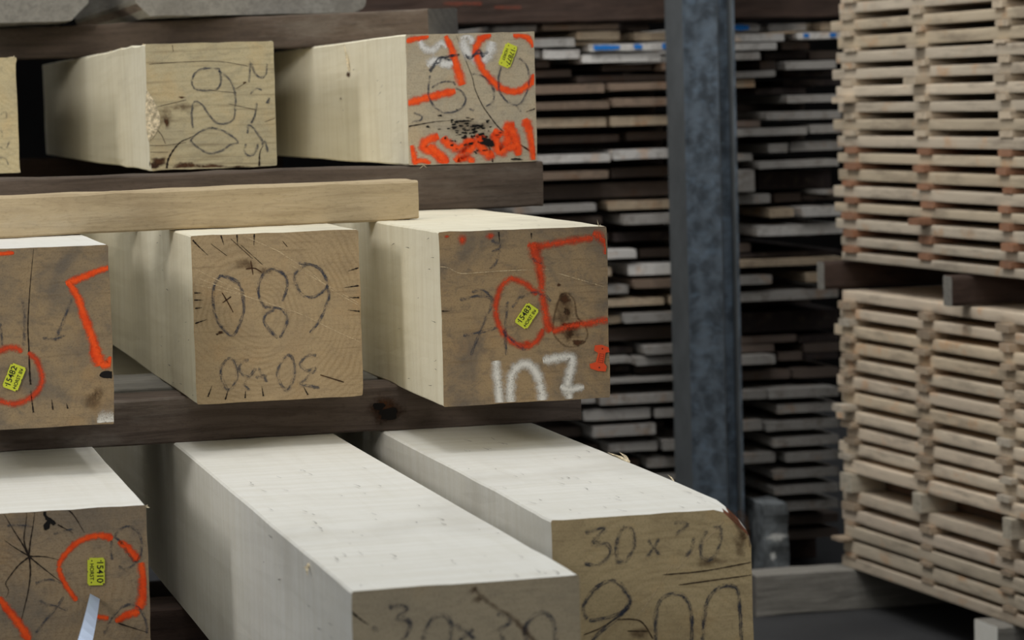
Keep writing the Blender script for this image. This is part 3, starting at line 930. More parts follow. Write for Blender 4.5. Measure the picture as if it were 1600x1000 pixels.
B2 = Beam('largest beam, nearest in the bottom row, broad sunlit-looking top and faint crayon size on end', 547.5, 905.5, 930, 3.52, zB0, zB1, 4.7,
          M['side_white'], M['endB2'], 8)
B2.o['label'] = 'nearest beam, centre of the bottom row, broad pale top and faint blurred 30x30 on its end'
B2.view(540, 890, 2.5)
B2.lines('crayon_number', M['crayon_faint'], [
    [(170, 150), (215, 142), (240, 152), (205, 190), (245, 200), (250, 235), (215, 280)], [(300, 275), (320, 220), (350, 185), (385, 180), (410, 215), (405, 290)], [(430, 215), (500, 270)], [(500, 235), (440, 275)],
    [(590, 170), (630, 185), (640, 210), (600, 235), (620, 290)], [(710, 290), (700, 230), (730, 185), (775, 168), (810, 200), (820, 260), (815, 300)], [(105, 225), (130, 240)]], 22, 'faint blurred 30x30', passes=2)
B2.blobs('knot', M['stain'], [(520, 115, 40, 26), (700, 240, 24, 40), (500, 80, 30, 20)], 'reddish brown stain')
B2.lines('brown_streak', M['stain'], [(36, (500, 70), (560, 130), (640, 180), (700, 240), (760, 300))], 36)
B2.lines('crack', M['crack'], [[(22, 165), (60, 195), (90, 215)]], 10, taper=True)


def b3_wane(y):
    return {(1, 1): 0.012 + 0.034 * math.exp(-y / 0.055)}


B3 = Beam('beam at the right end of the bottom row, golden end with dark wane and crayon 30x30 over 900', 864, 1175, 900, 4.0, zB0, zB1, 4.2,
          M['side_white'], M['endB3'], 9, wane=b3_wane)
B3.view(440, 640, 2.105)
B3.lines('crayon_size_note', M['crayon_faint'], [
    [(1000, 408), (1060, 392), (1025, 435), (1072, 440), (1082, 475), (1045, 510), (995, 505)], [(1130, 385), (1100, 430), (1105, 490), (1135, 495), (1160, 450), (1155, 395), (1130, 385)],
    [(1205, 430), (1238, 478)], [(1242, 425), (1198, 485)], [(1290, 376), (1336, 375), (1300, 412)], [(1355, 425), (1350, 455), (1330, 485)], [(1400, 400), (1375, 440), (1385, 480), (1415, 490), (1440, 450), (1445, 392), (1420, 385)]], 15, 'crayon 30x30', passes=2)
B3.view(540, 890, 2.5)
B3.lines('crayon_number', M['crayon'], [
    [(940, 195), (930, 150), (960, 90), (1010, 50), (1060, 48), (1095, 85), (1110, 125), (1080, 165), (1010, 190), (950, 200)], [(1110, 120), (1080, 170), (1020, 220), (960, 275)],
    [(1212, 280), (1208, 190), (1230, 120), (1275, 92), (1325, 110), (1352, 180), (1350, 280)], [(1395, 280), (1400, 170), (1425, 100), (1470, 65), (1525, 75), (1540, 150), (1545, 280)]], 19, 'crayon 900', passes=2)
B3.lines('ray_fleck', M['scratch'], [[(1280, -20), (1250, 20), (1200, 100), (1130, 195)], [(1480, -190), (1380, -90), (1290, 0)]], 8)
B3.lines('crack', M['crack_thin'], [[(930, 255), (1010, 220), (1110, 150)], [(1060, 195), (1150, 200), (1200, 270)], [(1100, 240), (1180, 240)], [(1240, 20), (1400, 5), (1590, -30)], [(1300, 60), (1590, 20)]], 8)
B3.blobs('knot', M['stain'], [(1150, 250, 50, 40), (1420, -30, 100, 30), (1540, -110, 60, 90)], 'brown stain')
B3.lines('dark_wane_stain', M['stain'], [(60, (1530, -230), (1570, -170), (1600, -90)), (40, (1500, -230), (1560, -120))], 60)

# torn fibres and slivers that belong to single beams


def fibre_tuft(beam, base, tips, name='splinter', mat=None, r=0.0016, label=None):
    bm = bmesh.new()
    for t in tips:
        a, b = Vector(base), Vector(base) + Vector(t)
        d = (b - a).normalized()
        s = d.cross(Vector((0.3, 1, 0.2))).normalized() * r
        u = d.cross(s)
        ring = [bm.verts.new(a + s * math.cos(k * 2.094) + u * math.sin(k * 2.094)) for k in range(3)]
        mid = [bm.verts.new((a + b) / 2 + d.cross(Vector((0, 0, 1))) * r + (s * math.cos(k * 2.094) + u * math.sin(k * 2.094)) * 0.8) for k in range(3)]
        tip = bm.verts.new(b)
        for k in range(3):
            j = (k + 1) % 3
            bm.faces.new((ring[k], ring[j], mid[j], mid[k]))
            bm.faces.new((mid[k], mid[j], tip))
        bm.faces.new(ring[::-1])
    bmesh.ops.recalc_face_normals(bm, faces=bm.faces)
    me = bpy.data.meshes.new(name)
    bm.to_mesh(me)
    bm.free()
    o = link(name, me, [mat or M['straw']], beam.o)
    if label:
        o['label'] = label
    return o


def on_x(px, py, x):
    d = ray(px, py)
    p = d * (x / d.x)
    p.z += CAM_H
    return p


def loc_of(beam, p):
    return Vector((p.x - beam.cx, p.y - beam.yf, p.z - beam.z0))


xl3 = T3.cx - T3.w / 2
q0, q1 = loc_of(T3, on_x(547, 110, xl3)), loc_of(T3, on_x(543, 66, xl3))
fibre_tuft(T3, q0 - Vector((0.0015, 0, 0)), [(q1 - q0) + Vector((-0.008, 0, 0))], r=0.0035, label='pale splinter standing off the side')
mk = Marks(lambda a, b, off: (-T3.w / 2 - off - 0.001, a, b))
q2 = loc_of(T3, on_x(545, 112, xl3))
mk.blob(q2.y, q2.z - 0.006, 0.03, 0.010, 3)
mk.blob(q2.y + 0.1, q2.z - 0.06, 0.012, 0.004, 4)
mk.build('side_knot', M['knot'], T3.o)
fibre_tuft(M3, (M3.w / 2 - 0.012, 0.004, M3.h - 0.001), [(-0.003, 0.0, 0.013), (0.004, 0.004, 0.004)], r=0.0008)
fibre_tuft(B3, (B3.w / 2 - 0.010, 0.60, B3.h - 0.003), [(0.012, 0.10, 0.006), (-0.012, 0.09, 0.008)], r=0.0035, label='curled sliver on the edge')
fibre_tuft(B3, (B3.w / 2 - 0.006, 0.36, B3.h - 0.006), [(0.008, 0.06, 0.004)], r=0.0016)
fibre_tuft(T3, (-T3.w / 2 + 0.03, -0.001, 0.0), [(-0.01, -0.002, -0.008), (0.006, -0.002, -0.006)], r=0.001)
fibre_tuft(B1, (B1.w / 2, 0.0, B1.h - 0.003), [(0.006, -0.003, -0.002), (0.003, -0.002, 0.003)], r=0.0014)
for k in range(14):
    y = 0.02 + 0.07 * k
    fibre_tuft(T2, (-T2.w / 2 + 0.001, y, T2.h - 0.002), [(rnd.uniform(-0.006, 0.0), rnd.uniform(-0.012, 0.012), rnd.uniform(0.001, 0.006)) for _ in range(3)], r=0.0009) if k % 3 == 0 else None
fibre_tuft(T1, (T1.w / 2 - 0.004, 0.0, T1.h - 0.002), [(0.002, 0.0, 0.006), (-0.006, 0.0, 0.004), (-0.013, 0.0, 0.003)], r=0.0016)
fibre_tuft(B2, (-B2.w / 2, 0.30, B2.h - 0.012), [(-0.004, 0.03, -0.010), (-0.006, -0.025, -0.012)], r=0.0026, label='torn fibres on the upper edge')


def torn_knot():
    T2.view(220, 55, 4.65)
    bm = bmesh.new()
    hw = T2.w / 2
    n, mrow = 9, 15
    grid = []
    for j in range(mrow):
        t = j / (mrow - 1)
        zy = 395 + t * 380
        z = T2.p(50, zy)[1]
        half = (0.016 * math.sin(math.pi * min(1, t * 1.02)) ** 0.8) * (0.7 + 0.9 * t)
        row = []
        for i in range(n):
            s = i / (n - 1) * 2 - 1                 # -1 on the side face, +1 on the front face
            a = s * half
            nz = noise.noise(Vector((a * 260, z * 160, 3)))
            lift = 0.0012 + 0.0035 * (1 - s * s) * (0.5 + nz)
            if a < 0:
                p = Vector((-hw - lift, -a * 1.5, z))
            else:
                p = Vector((-hw + a * 1.35, -lift, z))
            if abs(a) < 0.002:
                p = Vector((-hw - lift * 0.3, -lift * 0.3, z))
            p.z += noise.noise(Vector((a * 300, 9, z * 90))) * 0.005
            row.append(bm.verts.new(p))
        grid.append(row)
    for j in range(mrow - 1):
        for i in range(n - 1):
            bm.faces.new((grid[j][i], grid[j][i + 1], grid[j + 1][i + 1], grid[j + 1][i]))
    bmesh.ops.recalc_face_normals(bm, faces=bm.faces)
    me = bpy.data.meshes.new('torn_knot')
    bm.to_mesh(me)
    bm.free()
    o = link('torn_knot', me, [M['straw']], T2.o)
    o['label'] = 'torn fibrous knot on the left edge'
    T2.blobs('knot_core', M['knot'], [(66, 530, 16, 9), (72, 600, 10, 14), (60, 935, 12, 34)])


torn_knot()

# pale steel strap standing off the end of the lower left beam


def top_checks(beam, n, y0, y1, seed, face='top'):
    """short drying checks scattered on a long face"""
    r_ = random.Random(seed)
    if face == 'top':
        mk = Marks(lambda a, b, off: (a, b, beam.h + 0.0012 + off))
        lim = beam.w / 2 - 0.012
    else:
        mk = Marks(lambda a, b, off: (-beam.w / 2 - 0.0012 - off, b, a + beam.h / 2))
        lim = beam.h / 2 - 0.012
    for _ in range(n):
        a, b = r_.uniform(-lim, lim), y0 + (y1 - y0) * r_.random() ** 1.4
        ln = r_.uniform(0.008, 0.035)
        sl = r_.uniform(-0.25, 0.05)
        mk.stroke([(a, b), (a + sl * ln * 0.5 + r_.uniform(-0.001, 0.001), b + ln * 0.5), (a + sl * ln, b + ln)], r_.uniform(0.0012, 0.0028), taper=True)
    return mk.build('drying_check', M['crack_thin'], beam.o)


top_checks(B2, 46, 0.01, 1.2, 1)
top_checks(B3, 44, 0.01, 1.0, 2)
top_checks(M3, 10, 0.01, 0.7, 3)
top_checks(M3, 12, 0.02, 0.5, 4, 'side')
top_checks(M2, 14, 0.02, 0.5, 5, 'side')
top_checks(B2, 16, 0.02, 0.7, 6, 'side')
top_checks(T3, 8, 0.02, 0.9, 7, 'side')


def strap():
    y0 = 4.412
    a0, a1 = on_y(141, 928, y0), on_y(156, 936, y0)
    b0, b1 = on_y(112, 1030, y0 - 0.17), on_y(138, 1030, y0 - 0.17)
    th = Vector((0.0, 0.004, 0))
    bm = bmesh.new()
    rows = []
    for k in range(9):
        t = k / 8
        bow = Vector((0, -0.010 * math.sin(math.pi * t), 0))
        l, r = a0.lerp(b0, t) + bow, a1.lerp(b1, t) + bow
        rows.append([bm.verts.new(q) for q in (l, r, r + th, l + th)])
    for k in range(8):
        for i in range(4):
            j = (i + 1) % 4
            bm.faces.new((rows[k][i], rows[k][j], rows[k + 1][j], rows[k + 1][i]))
    bm.faces.new(rows[0])
    bm.faces.new(rows[-1][::-1])
    bmesh.ops.recalc_face_normals(bm, faces=bm.faces)
    c = a0.copy()
    for q in bm.verts:
        q.co -= c
    me = bpy.data.meshes.new('steel_strap')
    bm.to_mesh(me)
    bm.free()
    o = link('steel_strap', me, [M['strap']])
    o.location = c
    tag(o, 'pale blue-grey flat strap sticking up in front of the star-cracked beam end', 'strap')


strap()

# ------------------------------------------------------------------ bearers between the rows
def X(px, py, y):
    return on_y(px, py, y).x


G_B = 'bearers between the beam rows'
xr = X(908, 640, 5.22)
bearer('dark-stained bearer with a knot hole under the middle row of beams', (-0.75, 5.22), (xr, 5.22), zB1, zM0, 0.13, M['bearer_dark'], 3, group=G_B)
bearer('grey bearer lying just behind the dark one under the middle row', (-0.75, 5.40), (1.35, 5.40), zB1, zM0, 0.30, M['bearer_grey'], 4, group=G_B)
xr = X(849, 290, 5.8)
darkT = bearer('dark bearer under the top row, its sawn grey end below the orange-sprayed beam', (-1.0, 5.8), (xr, 5.8), zM1, zT0 - 0.0005, 0.12, M['bearer_brown'], 5, group=G_B)
pr = Vector((X(655, 310, 5.38), 5.38))
pl = Vector((X(0, 340, 5.22), 5.22))
dd = (pl - pr).normalized()
pl2 = pl + dd * 0.35
tanb = bearer('tan bearer lying loose on top of the honey-brown beam marked 680', tuple(pl2), tuple(pr), zM1 + 0.001, zM1 + 0.076, 0.085, M['bearer_tan'], 6, group=G_B)
pr = Vector((X(669, 35, 6.62), 6.62))
pl = Vector((X(0, 70, 7.65), 7.65))
dd = (pl - pr).normalized()
bearer('brown bearer lying askew across the tops of the top row', tuple(pl + dd * 0.4), tuple(pr), zT1, zT1 + 0.080, 0.12, M['bearer_brown'], 7, group=G_B)
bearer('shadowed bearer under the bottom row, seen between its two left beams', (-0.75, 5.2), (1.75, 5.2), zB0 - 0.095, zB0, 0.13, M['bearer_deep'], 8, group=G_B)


def bearer_knot(o, px, py, yf, z0, rx, rz):
    """dark knot hole on the front face of a straight bearer"""
    inv = o.matrix_basis.inverted()
    p = on_y(px, py, yf)
    mk = Marks(lambda a, b, off: tuple(inv @ Vector((p.x + a, yf - off - 0.0025, p.z + b))))
    mk.blob(0, 0, rx, rz, 2, jag=0.3)
    mk.build('knot_ring', M['knot'], o)
    mk = Marks(lambda a, b, off: tuple(inv @ Vector((p.x + a, yf - off - 0.0032, p.z + b))))
    mk.blob(0.004, -0.008, rx * 0.45, rz * 0.35, 5, jag=0.4)
    mk.blob(-0.012, 0.006, rx * 0.3, rz * 0.2, 6, jag=0.4)
    mk.build('knot_hole', M['black'], o, 'black knot hole')


mid = [o for o in COL.objects if o.get('label', '').startswith('dark-stained bearer')][0]
bearer_knot(mid, 602, 640, 5.22, zB1, 0.036, 0.034)

# bearers at the far end of the pile carry the other ends of the beams
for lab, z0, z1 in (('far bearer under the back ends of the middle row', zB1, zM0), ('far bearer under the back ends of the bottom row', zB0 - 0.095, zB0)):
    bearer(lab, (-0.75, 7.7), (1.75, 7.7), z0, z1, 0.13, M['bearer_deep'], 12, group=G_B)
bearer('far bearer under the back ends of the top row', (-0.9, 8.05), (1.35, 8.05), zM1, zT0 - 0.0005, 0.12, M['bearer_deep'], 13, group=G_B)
# hidden foot of the pile
zC = zB0 - 0.095
for x, lab in ((-0.22, 'beam of the lowest row, below the star-cracked beam'), (0.45, 'beam of the lowest row, below the nearest beam'), (1.15, 'beam of the lowest row, at the right end')):
    me = log_mesh('timber_beam', 0.3, 0.3, 3.4, 40 + x * 9)
    o = link('timber_beam', me, [M['side_grey'], M['endM1'], M['bark']])
    o.location = (x, 4.9, zC - 0.3)
    tag(o, lab, 'beam', 'squared beams in the front pile')
zF = zC - 0.3
for y, lab in ((5.3, 'baulk on the floor under the front of the beam pile'), (7.6, 'baulk on the floor under the back of the beam pile')):
    bearer(lab, (-0.75, y), (1.6, y), 0, zF, 0.3, M['bearer_deep'], 20 + y, group='baulks under the beam pile')

# waney grey timbers on the very top
zW = zT1 + 0.086


def waney(label, px_l, px_r, width, seed, side, dy=0.0):
    yf = 7.30 + dy
    xl = X(px_l, 30, yf) if px_l is not None else None
    xr_ = X(px_r, 30, yf) if px_r is not None else None
    if xl is None:
        xl = xr_ - width
    if xr_ is None:
        xr_ = xl + width
    me = log_mesh('waney_timber', xr_ - xl, 0.22, 1.5, seed, rough=0.002, edge_rough=0.005, wane=lambda y: side)
    o = link('waney_timber', me, [M['bearer_grey'], M['bearer_grey'], M['bearer_dark']])
    o.location = ((xl + xr_) / 2, yf, zW)
    return tag(o, label, 'timber', 'waney timbers on top of the pile')


waney('grey waney timber at the top left corner, left of the black gap', None, 140, 0.34, 31, {(1, -1): 0.045, (1, 1): 0.05})
waney('grey waney timber on the top of the pile, right of the black gap', 212, 572, None, 32, {(-1, -1): 0.035, (1, -1): 0.02, (1, 1): 0.05}, -0.25)

# ------------------------------------------------------------------ steel post, footing, floor timber
def post():
    yf = 8.8
    x0, x1 = X(1073, 300, yf), X(1154, 300, yf)
    xm, xe = X(1128, 300, yf), X(1149, 300, yf)
    dp = 0.20
    bm = bmesh.new()
    c = 0.006
    prof = [(x0 + c, yf), (xm - 0.004, yf), (xm, yf + 0.004), (xm, yf + 0.05), (xe, yf + 0.05), (xe, yf + 0.004), (xe + 0.002, yf + 0.001), (x1 - 0.002, yf + 0.001), (x1, yf + 0.005),
            (x1, yf + dp - c), (x1 - c, yf + dp), (x0 + c, yf + dp), (x0, yf + dp - c), (x0, yf + c)]
    cx, cy = (x0 + x1) / 2, yf + dp / 2
    rows = []
    for z in (0.10, 0.6, 1.2, 1.8, 2.4, 3.2, 4.5):
        rows.append([bm.verts.new((a - cx, b - cy, z)) for a, b in prof])
    for j in range(len(rows) - 1):
        for i in range(len(prof)):
            k = (i + 1) % len(prof)
            bm.faces.new((rows[j][i], rows[j][k], rows[j + 1][k], rows[j + 1][i]))
    bm.faces.new(rows[0][::-1])
    bm.faces.new(rows[-1])
    bmesh.ops.recalc_face_normals(bm, faces=bm.faces)
    me = bpy.data.meshes.new('steel_post')
    bm.to_mesh(me)
    bm.free()
    o = link('steel_post', me, [M['steel'], M['steel_plain']])
    for f_ in me.polygons:
        f_.material_index = 1 if abs(f_.normal.x) > 0.5 else 0
    o.location = (cx, cy, 0)
    tag(o, 'galvanised grey steel post in front of the rear board stack', 'post')
    # a seam line of weld on the left corner
    bm = bmesh.new()
    bm_box(bm, (x0 - cx - 0.001, yf - cy - 0.003, 0.1), (x0 - cx + 0.006, yf - cy + 0.002, 4.5))
    me = bpy.data.meshes.new('edge_seam')
    bm.to_mesh(me)
    bm.free()
    link('edge_seam', me, [M['steel']], o)
    # base plate
    bm = bmesh.new()
    bm_box(bm, (-0.105, -0.12, 0.0), (0.105, 0.12, 0.10))
    me = bpy.data.meshes.new('base_plate')
    bm.to_mesh(me)
    bm.free()
    link('base_plate', me, [M['steel']], o)
    return cx, cy


pcx, pcy = post()


def footing():
    """rough lump of concrete against the foot of the post"""
    yf = 8.70
    xa, xb = X(1196, 850, yf), X(1243, 850, yf)
    xm = X(1215, 850, yf)
    ht = z_at(1200, 790, yf)
    bm = bmesh.new()
    nx, ny, nz = 8, 6, 10
    grid = {}
    W, Dp = xb - xa, 0.24
    for k in range(nz + 1):
        t = k / nz
        shrink = 1 - 0.38 * t ** 1.4
        for i in range(24):
            a = 2 * math.pi * i / 24
            c, s = math.cos(a), math.sin(a)
            sq = 1 / max(abs(c), abs(s)) ** 0.75
            x = xa + W / 2 * (1 + (1 if c < 0 else shrink) * c * sq * 0.98)
            y = yf + Dp / 2 + Dp / 2 * s * sq * (1 - 0.15 * t)
            p = Vector((x, y, t * ht))
            n = noise.noise_vector(p * 14) * 0.012
            n.z = 0 if k == 0 else n.z
            grid[k, i] = bm.verts.new(p + n)
    for k in range(nz):
        for i in range(24):
            j = (i + 1) % 24
            bm.faces.new((grid[k, i], grid[k, j], grid[k + 1, j], grid[k + 1, i]))
    bm.faces.new([grid[0, i] for i in range(24)][::-1])
    bm.faces.new([grid[nz, i] for i in range(24)])
    bmesh.ops.recalc_face_normals(bm, faces=bm.faces)
    me = bpy.data.meshes.new('concrete_footing')
    bm.to_mesh(me)
    bm.free()
    o = link('concrete_footing', me, [M['concrete']])
    tag(o, 'rough grey concrete lump on the floor right of the steel post, pale smear on it', 'concrete block')
    mk = Marks(lambda a, b, off: (a, yf - 0.012 - off, b))
    for (px, py, rx, rz) in ((1212, 838, 0.045, 0.016), (1206, 868, 0.014, 0.020)):
        q = on_y(px, py, yf)
        mk.blob(q.x, q.z, rx, rz, px, jag=0.35)
    mk.build('paint_smear', M['concrete_white'], o, 'pale smear')


footing()

yft = Z / 0.1935
zft = Z - 0.1782 * yft
xl_ = X(1181, 930, yft)
bearer('thick grey timber on the floor, under the corner of the right-hand stack', (xl_, yft), (xl_ + 1.9, yft), 0, zft, 0.13, M['bearer_grey'], 41, rough=0.003, cat='timber', name='floor_timber')

# ------------------------------------------------------------------ right-hand stack of boards on laths
hr = ray(-650, 170)
RA = math.atan2(hr.x, hr.y)                       # heading of the long boards
ax = Vector((math.sin(RA), math.cos(RA), 0))      # away from the camera along the boards
inn = Vector((math.cos(RA), -math.sin(RA), 0))    # into the stack
q = ray(1340, 891) * ((zft - Z) / ray(1340, 891).z)
C0 = Vector((q.x, q.y, 0))


def on_stack(px, py):
    d = ray(px, py)
    t = C0.dot(inn) / d.dot(inn)
    p = d * t
    return (p - C0).dot(ax), p.z + CAM_H


def stack_box(name, s0, s1, t0, t1, z0, z1, seed, mat, end=None, rough=0.0005, bev=0.002):
    """box in the frame of the right-hand stack: s along the boards (away), t into the stack"""
    L_ = s1 - s0
    rows = [0, 0.01] + [0.12 * k for k in range(1, int(L_ / 0.12))]
    me = log_mesh(name, t1 - t0, z1 - z0, L_, seed, rough=rough, bev=bev, nseg=4, rows=rows)
    o = link(name, me, [mat, end or mat, mat])
    c = C0 + ax * s0 + inn * ((t0 + t1) / 2)
    o.location = (c.x, c.y, z0)
    o.rotation_euler = (0, 0, -RA)
    return o


def lath_box(name, s0, s1, t0, t1, z0, z1, seed, mat):
    """lath lying across the stack; its end shows at t0"""
    me = log_mesh(name, s1 - s0, z1 - z0, t1 - t0, seed, rough=0.0003, bev=0.0015, nseg=3, rows=[0, 0.01, 0.05, 0.12])
    o = link(name, me, [mat, mat, mat])
    c = C0 + ax * ((s0 + s1) / 2) + inn * t0
    o.location = (c.x, c.y, z0)
    o.rotation_euler = (0, 0, -RA - math.pi / 2 + math.pi)
    # local +Y must point into the stack
    o.rotation_euler = (0, 0, math.atan2(inn.y, inn.x) - math.pi / 2)
    return o


ORD = ['zeroth', 'first', 'second', 'third', 'fourth', 'fifth', 'sixth', 'seventh', 'eighth', 'ninth', 'tenth', 'eleventh', 'twelfth', 'thirteenth', 'fourteenth', 'fifteenth',
       'sixteenth', 'seventeenth', 'eighteenth', 'nineteenth', 'twentieth', 'twenty-first', 'twenty-second', 'twenty-third', 'twenty-fourth', 'twenty-fifth', 'twenty-sixth',
       'twenty-seventh', 'twenty-eighth', 'twenty-ninth', 'thirtieth', 'thirty-first', 'thirty-second', 'thirty-third', 'thirty-fourth', 'thirty-fifth', 'thirty-sixth', 'thirty-seventh']
upper = [(3.5 + 26.2 * i, 20.5 + 26.2 * i) for i in range(16)]
upper = [(a, b) for a, b in [(-49, -32), (-23, -6)] + [(3, 20), (30, 47), (56, 75), (80, 98), (107, 124), (134, 151), (160, 176), (186, 203), (212, 230), (239, 255), (265, 283), (291, 309), (318, 333), (343, 360), (371, 386), (395, 409)]]
middle = [(456, 473), (484, 500), (511, 528), (536, 554), (563, 580), (590, 608), (615, 633), (643, 661), (669, 687), (695, 713), (721, 741)]
lower = [(770, 788), (799, 818), (824, 843), (848, 868), (874, 891)]
pal = [(0.54, 0.46, 0.355), (0.52, 0.43, 0.31), (0.58, 0.49, 0.375), (0.50, 0.41, 0.29)]
pal_mid = [(0.74, 0.61, 0.46), (0.70, 0.58, 0.43), (0.78, 0.65, 0.49), (0.68, 0.55, 0.39)]
pal_low = [(0.60, 0.50, 0.38), (0.64, 0.53, 0.41), (0.57, 0.48, 0.36)]
WB = 0.46
S_NEAR = on_stack(1600, 500)[0] - 0.30


def zst(y):
    return on_stack(1340, y)[1]


for bname, rowsy, P_, skip in (('upper', upper, pal, 2), ('middle', middle, pal_mid, 0), ('lower', lower, pal_low, 0)):
    for i, (ya, yb) in enumerate(rowsy):
        z1_, z0_ = zst(ya + 0.6), zst(yb - 0.6)
        r_ = random.Random(len(rowsy) * 50 + i)
        s_far = on_stack(1308 + r_.uniform(-5, 9), 400)[0]
        tt = r_.uniform(-0.004, 0.006)
        o = stack_box('sawn_board', S_NEAR + r_.uniform(-0.03, 0.03), s_far, tt, tt + WB, z0_, z1_, 100 + i * 3 + len(rowsy), M['board'])
        k = P_[r_.randrange(len(P_))]
        kk = r_.uniform(0.9, 1.08)
        o.color = (k[0] * kk, k[1] * kk, k[2] * kk, 1)
        n = i + 1 - skip
        if bname == 'upper':
            lab = ('pale board edge cut by the top of the photo in the right-hand stack' if n < 1 else
                   'pale board, %s layer counted up from the upper pair of bearers in the right-hand stack' % ORD[len(rowsy) - i])
        elif bname == 'middle':
            lab = 'tan board, %s layer counted down from the bearers in the right-hand stack' % ORD[n]
        else:
            lab = 'dull brown board, %s layer counted up from the floor timber in the right-hand stack' % ORD[len(rowsy) - i]
        if bname == 'upper' and n < 1:
            lab = ['topmost', 'second topmost'][i] + ' pale board, above the photo edge, in the right-hand stack'
        tag(o, lab, 'board', 'boards of the right-hand stack')
        # laths under this layer
        if i + 1 < len(rowsy):
            z_low = zst(rowsy[i + 1][0] + 0.6)
            for ci, (pxa, pxb, col) in enumerate(((1318, 1334, 'left'), (1424, 1441, 'middle'), (1552, 1569, 'right'))):
                lean = {'upper': i * 0.9, 'middle': 9, 'lower': 9}[bname] * (1.1 if ci else 0.15)
                if bname != 'upper':
                    pxa, pxb = pxa + 5 * (ci > 0), pxb + 5 * (ci > 0)
                jit = r_.uniform(-4, 4)
                sa = on_stack(pxa + lean + jit, (ya + yb) / 2)[0]
                sb = on_stack(pxb + lean + jit + r_.uniform(-2, 4), (ya + yb) / 2)[0]
                out = r_.uniform(0.002, 0.012)
                if bname == 'middle':
                    out += 0.008
                if r_.random() < 0.08:
                    out += 0.03
                o2 = lath_box('spacer_lath', sb, sa, min(tt, 0) - out, WB, z_low + 0.0008, z0_ - 0.0008, 300 + i * 7 + ci, M['board'])
                red = bname == 'upper' and 9 <= n <= 15
                base = (0.33, 0.17, 0.10) if red else ((0.55, 0.45, 0.33) if bname == 'upper' else (0.44, 0.34, 0.24) if r_.random() < 0.84 else (0.62, 0.54, 0.43))
                kk = r_.uniform(0.8, 1.15)
                o2.color = (base[0] * kk, base[1] * kk, base[2] * kk, 1)
                nm = 'reddish lath end' if red else 'lath end'
                if bname == 'upper':
                    pos = 'above the upper bearers' if n >= 1 else 'beyond the photo edge'
                    lab = '%s, %s column, under the %s layer above the bearers, right-hand stack' % (nm, col, ORD[len(rowsy) - i])
                elif bname == 'middle':
                    lab = '%s, %s column, under the %s layer below the bearers, right-hand stack' % (nm, col, ORD[n])
                else:
                    lab = '%s, %s column, under the %s layer above the floor timber, right-hand stack' % (nm, col, ORD[len(rowsy) - i])
                tag(o2, lab, 'lath', 'laths of the right-hand stack')

# bearers between the upper and the middle bundle of that stack
for pxa, pxb, lab in ((1304, 1352, 'dark bearer end at the far corner between two bundles of the right-hand stack'),
                      (1503, 1545, 'dark bearer end nearer the camera between two bundles of the right-hand stack')):
    sa = on_stack(pxa, 440)[0]
    sb = sa - 0.055
    za, zb = zst(409) - 0.004, zst(456) + 0.004
    me = log_mesh('timber_bearer', 0.055, za - zb, 0.55, pxa, rough=0.002, bev=0.006, nseg=6)
    o = link('timber_bearer', me, [M['bearer_deep'], M['bearer_grey'], M['bearer_deep']])
    c = C0 + ax * ((sa + sb) / 2) - inn * 0.06
    o.location = (c.x, c.y, zb)
    o.rotation_euler = (0, 0, math.atan2(inn.y, inn.x) - math.pi / 2)
    tag(o, lab, 'bearer', 'bearers of the right-hand stack')
# brown boards set back between the middle and the lower bundle, on pale blocks
za, zb = zst(742), zst(770)
o = stack_box('sawn_board', S_NEAR, on_stack(1335, 755)[0], 0.10, 0.30, zb + 0.004, za - 0.004, 77, M['board'])
o.color = (0.16, 0.10, 0.065, 1)
tag(o, 'dark brown board set back between the two lower bundles of the right-hand stack', 'board', 'boards of the right-hand stack')
for ci, (pxa, pxb, col) in enumerate(((1322, 1340, 'left'), (1435, 1449, 'middle'), (1576, 1590, 'right'))):
    sa, sb = on_stack(pxa, 780)[0], on_stack(pxb, 780)[0]
    o = lath_box('spacer_lath', sb, sa, -0.02, 0.098, zb, za, 400 + ci, M['board'])
    o.color = (0.52, 0.46, 0.36, 1)
    tag(o, 'pale square block end, %s column, between the two lower bundles of the right-hand stack' % col, 'lath', 'laths of the right-hand stack')
# pale block on the floor nearer the camera
sb_ = on_stack(1528, 985)[0]
me = log_mesh('floor_block', 0.14, zft, 0.7, 9, rough=0.003, bev=0.006, nseg=6)
o = link('floor_block', me, [M['bearer_grey'], M['side_white'], M['bearer_grey']])
c = C0 + ax * (on_stack(1560, 985)[0] - 0.02) - inn * 0.05
o.location = (c.x, c.y, 0)
o.rotation_euler = (0, 0, math.atan2(inn.y, inn.x) - math.pi / 2)
tag(o, 'pale-topped floor block in the bottom right corner under the right-hand stack', 'block')

